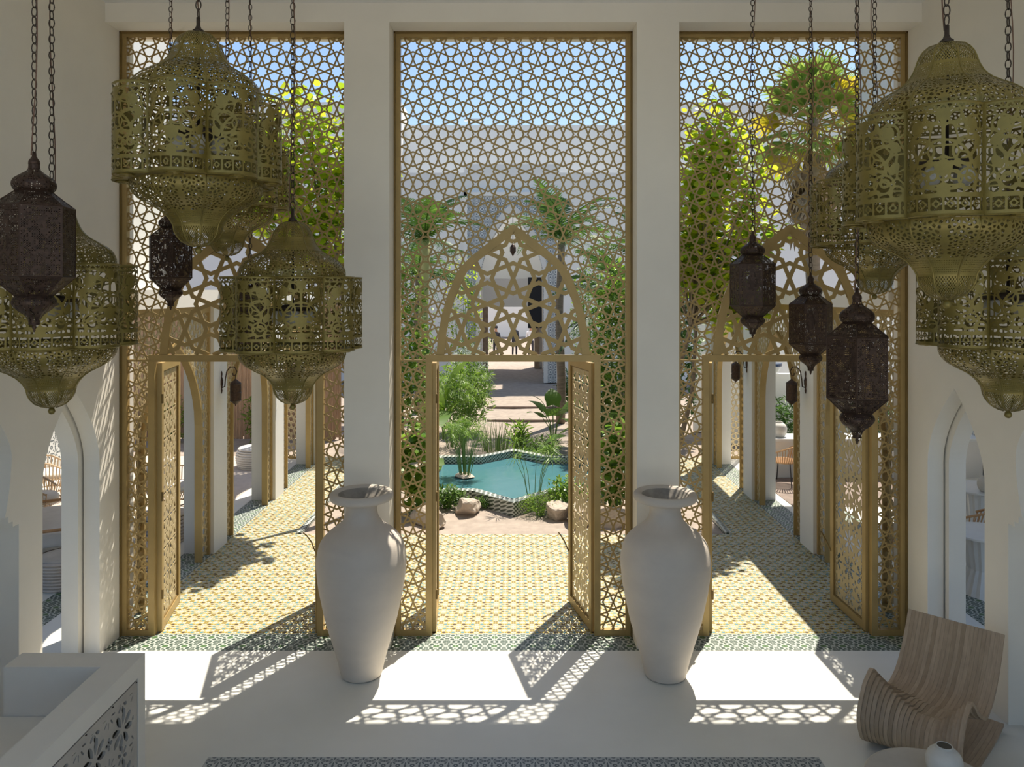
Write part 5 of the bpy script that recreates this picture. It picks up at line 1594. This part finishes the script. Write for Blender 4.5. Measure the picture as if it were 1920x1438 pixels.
# end panels of the walkways
for sg, side in ((-1, 'lounge'), (1, 'dining')):
    t = thing('end_screen', 'brass lattice panel facing the hall at the end of the %s walkway' % side, 'screen', (sg * 4.62, 17.0, 0), 0, 'lattice panels at the walkway ends')
    lattice(MB(), lambda p, q, d: (p, d, q), 0.245, 0.0, 0.12, -0.36, 0.36, 0.05, 3.4, 0.02, 0.016).build('panel_lattice', 'leaf_plate', t)
    MB().box(-0.4, -0.36, -0.02, 0.02, 0, 3.45).box(0.36, 0.4, -0.02, 0.02, 0, 3.45).box(-0.36, 0.36, -0.02, 0.02, 3.4, 3.45).box(-0.36, 0.36, -0.02, 0.02, 0, 0.05).build('panel_frame', 'brass', t)

# dining side
def dining_chair(x, y, rz, label, s=1.0):
    t = thing('rattan_dining_chair', label, 'chair', (x, y, 0), rz, 'rattan dining chairs')
    for k in range(4):
        sx, sy = (0.20 if k % 2 else -0.20), (0.20 if k > 1 else -0.20)
        MB().tube([(sx, sy, 0.44), (sx * 1.25, sy * 1.2, 0)], 0.011, 5).build('leg', 'steel_dark', t)
    MB().tube([(0.26 * math.cos(a), 0.26 * math.sin(a), 0.45) for a in (2 * PI * k / 18 for k in range(18))], 0.016, 5, close=True).build('seat_hoop', 'rattan', t)
    for k in range(-8, 9):
        x_ = 0.25 * k / 8.6; h_ = math.sqrt(max(0, 0.25 ** 2 - x_ ** 2))
        MB().tube([(-h_, x_, 0.455), (h_, x_, 0.455)], 0.010, 4, caps=False).build('seat_cane', 'rattan', t)
    rail = [(0.36 * math.cos(a) - 0.02, 0.36 * math.sin(a), 0.80 - 0.17 * (abs(a - PI) / 1.75) ** 2) for a in (PI - 1.75 + 3.5 * k / 24 for k in range(25))]
    MB().tube(rail, 0.017, 6).build('back_rail', 'rattan', t)
    for k in range(25):
        a = PI - 1.7 + 3.4 * k / 24
        z = 0.80 - 0.17 * (abs(a - PI) / 1.75) ** 2
        MB().tube([(0.26 * math.cos(a), 0.26 * math.sin(a), 0.45), (0.36 * math.cos(a) - 0.02, 0.36 * math.sin(a), z)], 0.008, 4, caps=False).build('back_cane', 'rattan', t)
    return t
def round_table(x, y, r, h, label):
    t = thing('dining_table', label, 'table', (x, y, 0), 0, 'round white dining tables')
    MB().lathe([(r - 0.01, h - 0.03), (r, h - 0.025), (r, h - 0.004), (r - 0.006, h)], 40).build('table_top', 'white_top', t)
    n = 40
    m = MB()
    pr = []
    for z, k in ((0.0, 0.30), (0.3, 0.20), (h - 0.03, 0.26)):
        pr.append([((k + 0.012 * (j % 2)) * math.cos(2 * PI * j / n), (k + 0.012 * (j % 2)) * math.sin(2 * PI * j / n), z) for j in range(n)])
    vs = sum(pr, [])
    m.add(vs, [(i * n + j, i * n + (j + 1) % n, (i + 1) * n + (j + 1) % n, (i + 1) * n + j) for i in range(2) for j in range(n)])
    m.build('fluted_base', 'white_top', t)
round_table(5.75, 9.45, 0.42, 0.74, 'round white dining table nearest the dining archway')
round_table(6.95, 11.6, 0.45, 0.74, 'round white dining table carrying the small jar')
jar(6.9, 11.35, 0.74, 0.12, 0.22, 'small pale jar standing on the round dining table')
dining_chair(6.1, 10.45, 2.2, 'rattan dining chair on dark legs beside the nearest round table')
dining_chair(6.55, 9.2, 2.9, 'rattan dining chair turned away beside the nearest round table')
dining_chair(7.75, 12.3, 2.5, 'rattan dining chair behind the table with the small jar')
dining_chair(6.15, 11.7, 0.4, 'rattan dining chair at the walkway side of the table with the small jar')
dining_chair(5.13, 14.75, 2.4, 'rattan dining chair in front of the white counter')
dining_chair(5.0, 9.6, 1.0, 'rattan dining chair seen through the side lattice beside the dining door')
ct = thing('white_counter', 'long white plastered counter with a stone top', 'counter', (0, 0, 0))
MB().box(4.75, 9.2, 15.25, 15.75, 0, 0.72).build('body', 'plaster_out', ct); MB().box(4.7, 9.24, 15.2, 15.8, 0.72, 0.77).build('counter_top', 'white_top', ct)
jar(5.27, 15.45, 0.77, 0.155, 0.30, 'large pale round jar standing on the white counter beside the arch', rz=0.4)
jar(8.45, 15.45, 0.77, 0.165, 0.32, 'large pale round jar on the far part of the counter')
wp = MB().box(4.75, 8.0, 13.2, 15.2, 0.0, 0.012)
tag(wp.build('deck_mat', 'deck'), 'grey-brown timber deck under the counter chair', 'deck')
struct('wall_planter', MB().box(4.7, 13, 18.6, 18.8, 0, 1.68), 'plaster_far')
struct('wall_dining_end', MB().box(4.7, 13, 20.2, 20.4, 0, 3.4), 'plaster_far')
bw = thing('navy_bowl', 'large white bowl with a navy band on the planter wall', 'bowl', (6.15, 18.7, 1.68))
MB().lathe(smooth_prof([(0.10, 0), (0.20, 0.05), (0.27, 0.14), (0.285, 0.19)], 20), 28).build('bowl', 'white_top', bw, smooth=True)
MB().lathe([(0.287, 0.185), (0.292, 0.25), (0.27, 0.25)], 28).build('navy_band', 'navy', bw)
shrub(6.2, 17.9, -0.03, (0.9, 0.35, 0.62), 700, 0.2, 'leaf_dark', 'dark leafy planting in front of the planter wall', seed=61, shape=LEAF_LANCE, group='planting behind the counter')
shrub(8.2, 17.9, -0.03, (0.9, 0.35, 0.65), 600, 0.2, 'leaf_dark', 'dark leafy planting behind the far part of the counter', seed=63, shape=LEAF_LANCE, group='planting behind the counter')

# wall lanterns on scroll brackets
def bracket_lantern(x, y, z, sg, label):
    t = thing('bracket_lantern', label, 'lantern', (x, y, z), 0 if sg > 0 else PI, 'bracket lanterns on the arcade pillars')
    MB().lathe([(0.008, -0.16), (0.02, -0.12), (0.012, -0.08), (0.028, -0.03), (0.03, 0.03), (0.012, 0.08), (0.02, 0.12), (0.01, 0.16)], 8).build('back_plate', 'lantern_rust', t)
    pts = [(0.0, 0, -0.08), (0.05, 0, -0.06), (0.06, 0, 0.05), (0.08, 0, 0.16), (0.13, 0, 0.22), (0.19, 0, 0.22), (0.225, 0, 0.16), (0.205, 0, 0.10), (0.17, 0, 0.10), (0.165, 0, 0.135)]
    MB().tube(pts, 0.009, 5).build('scroll_arm', 'lantern_rust', t)
    b = MB().lathe([(0.01, 0.02), (0.025, 0.0), (0.055, -0.02), (0.072, -0.035), (0.076, -0.05), (0.076, -0.29), (0.07, -0.30), (0.035, -0.33), (0.012, -0.345), (0.004, -0.37)], 16, (0.205, 0, 0.03))
    b.build('lantern_body', 'lantern_rust', t)
    for zz_ in (-0.02, -0.145, -0.26): MB().tube([(0.205 + 0.077 * math.cos(q * PI / 8), 0.077 * math.sin(q * PI / 8), zz_) for q in range(16)], 0.005, 4, close=True).build('band', 'chain', t)
    MB().tube([(0.205, 0, 0.11), (0.205, 0, 0.04)], 0.005, 4).build('hook', 'chain', t)
bracket_lantern(-4.18, 11.12, 2.36, 1, 'small dark lantern on a scroll bracket on the first lounge pillar')
bracket_lantern(4.18, 11.12, 2.36, -1, 'small dark lantern on a scroll bracket on the first dining pillar')
bracket_lantern(4.18, 13.92, 2.36, -1, 'small dark lantern on a scroll bracket on the second dining pillar')
bracket_lantern(-4.18, 13.92, 2.36, 1, 'small dark lantern on a scroll bracket on the second lounge pillar')
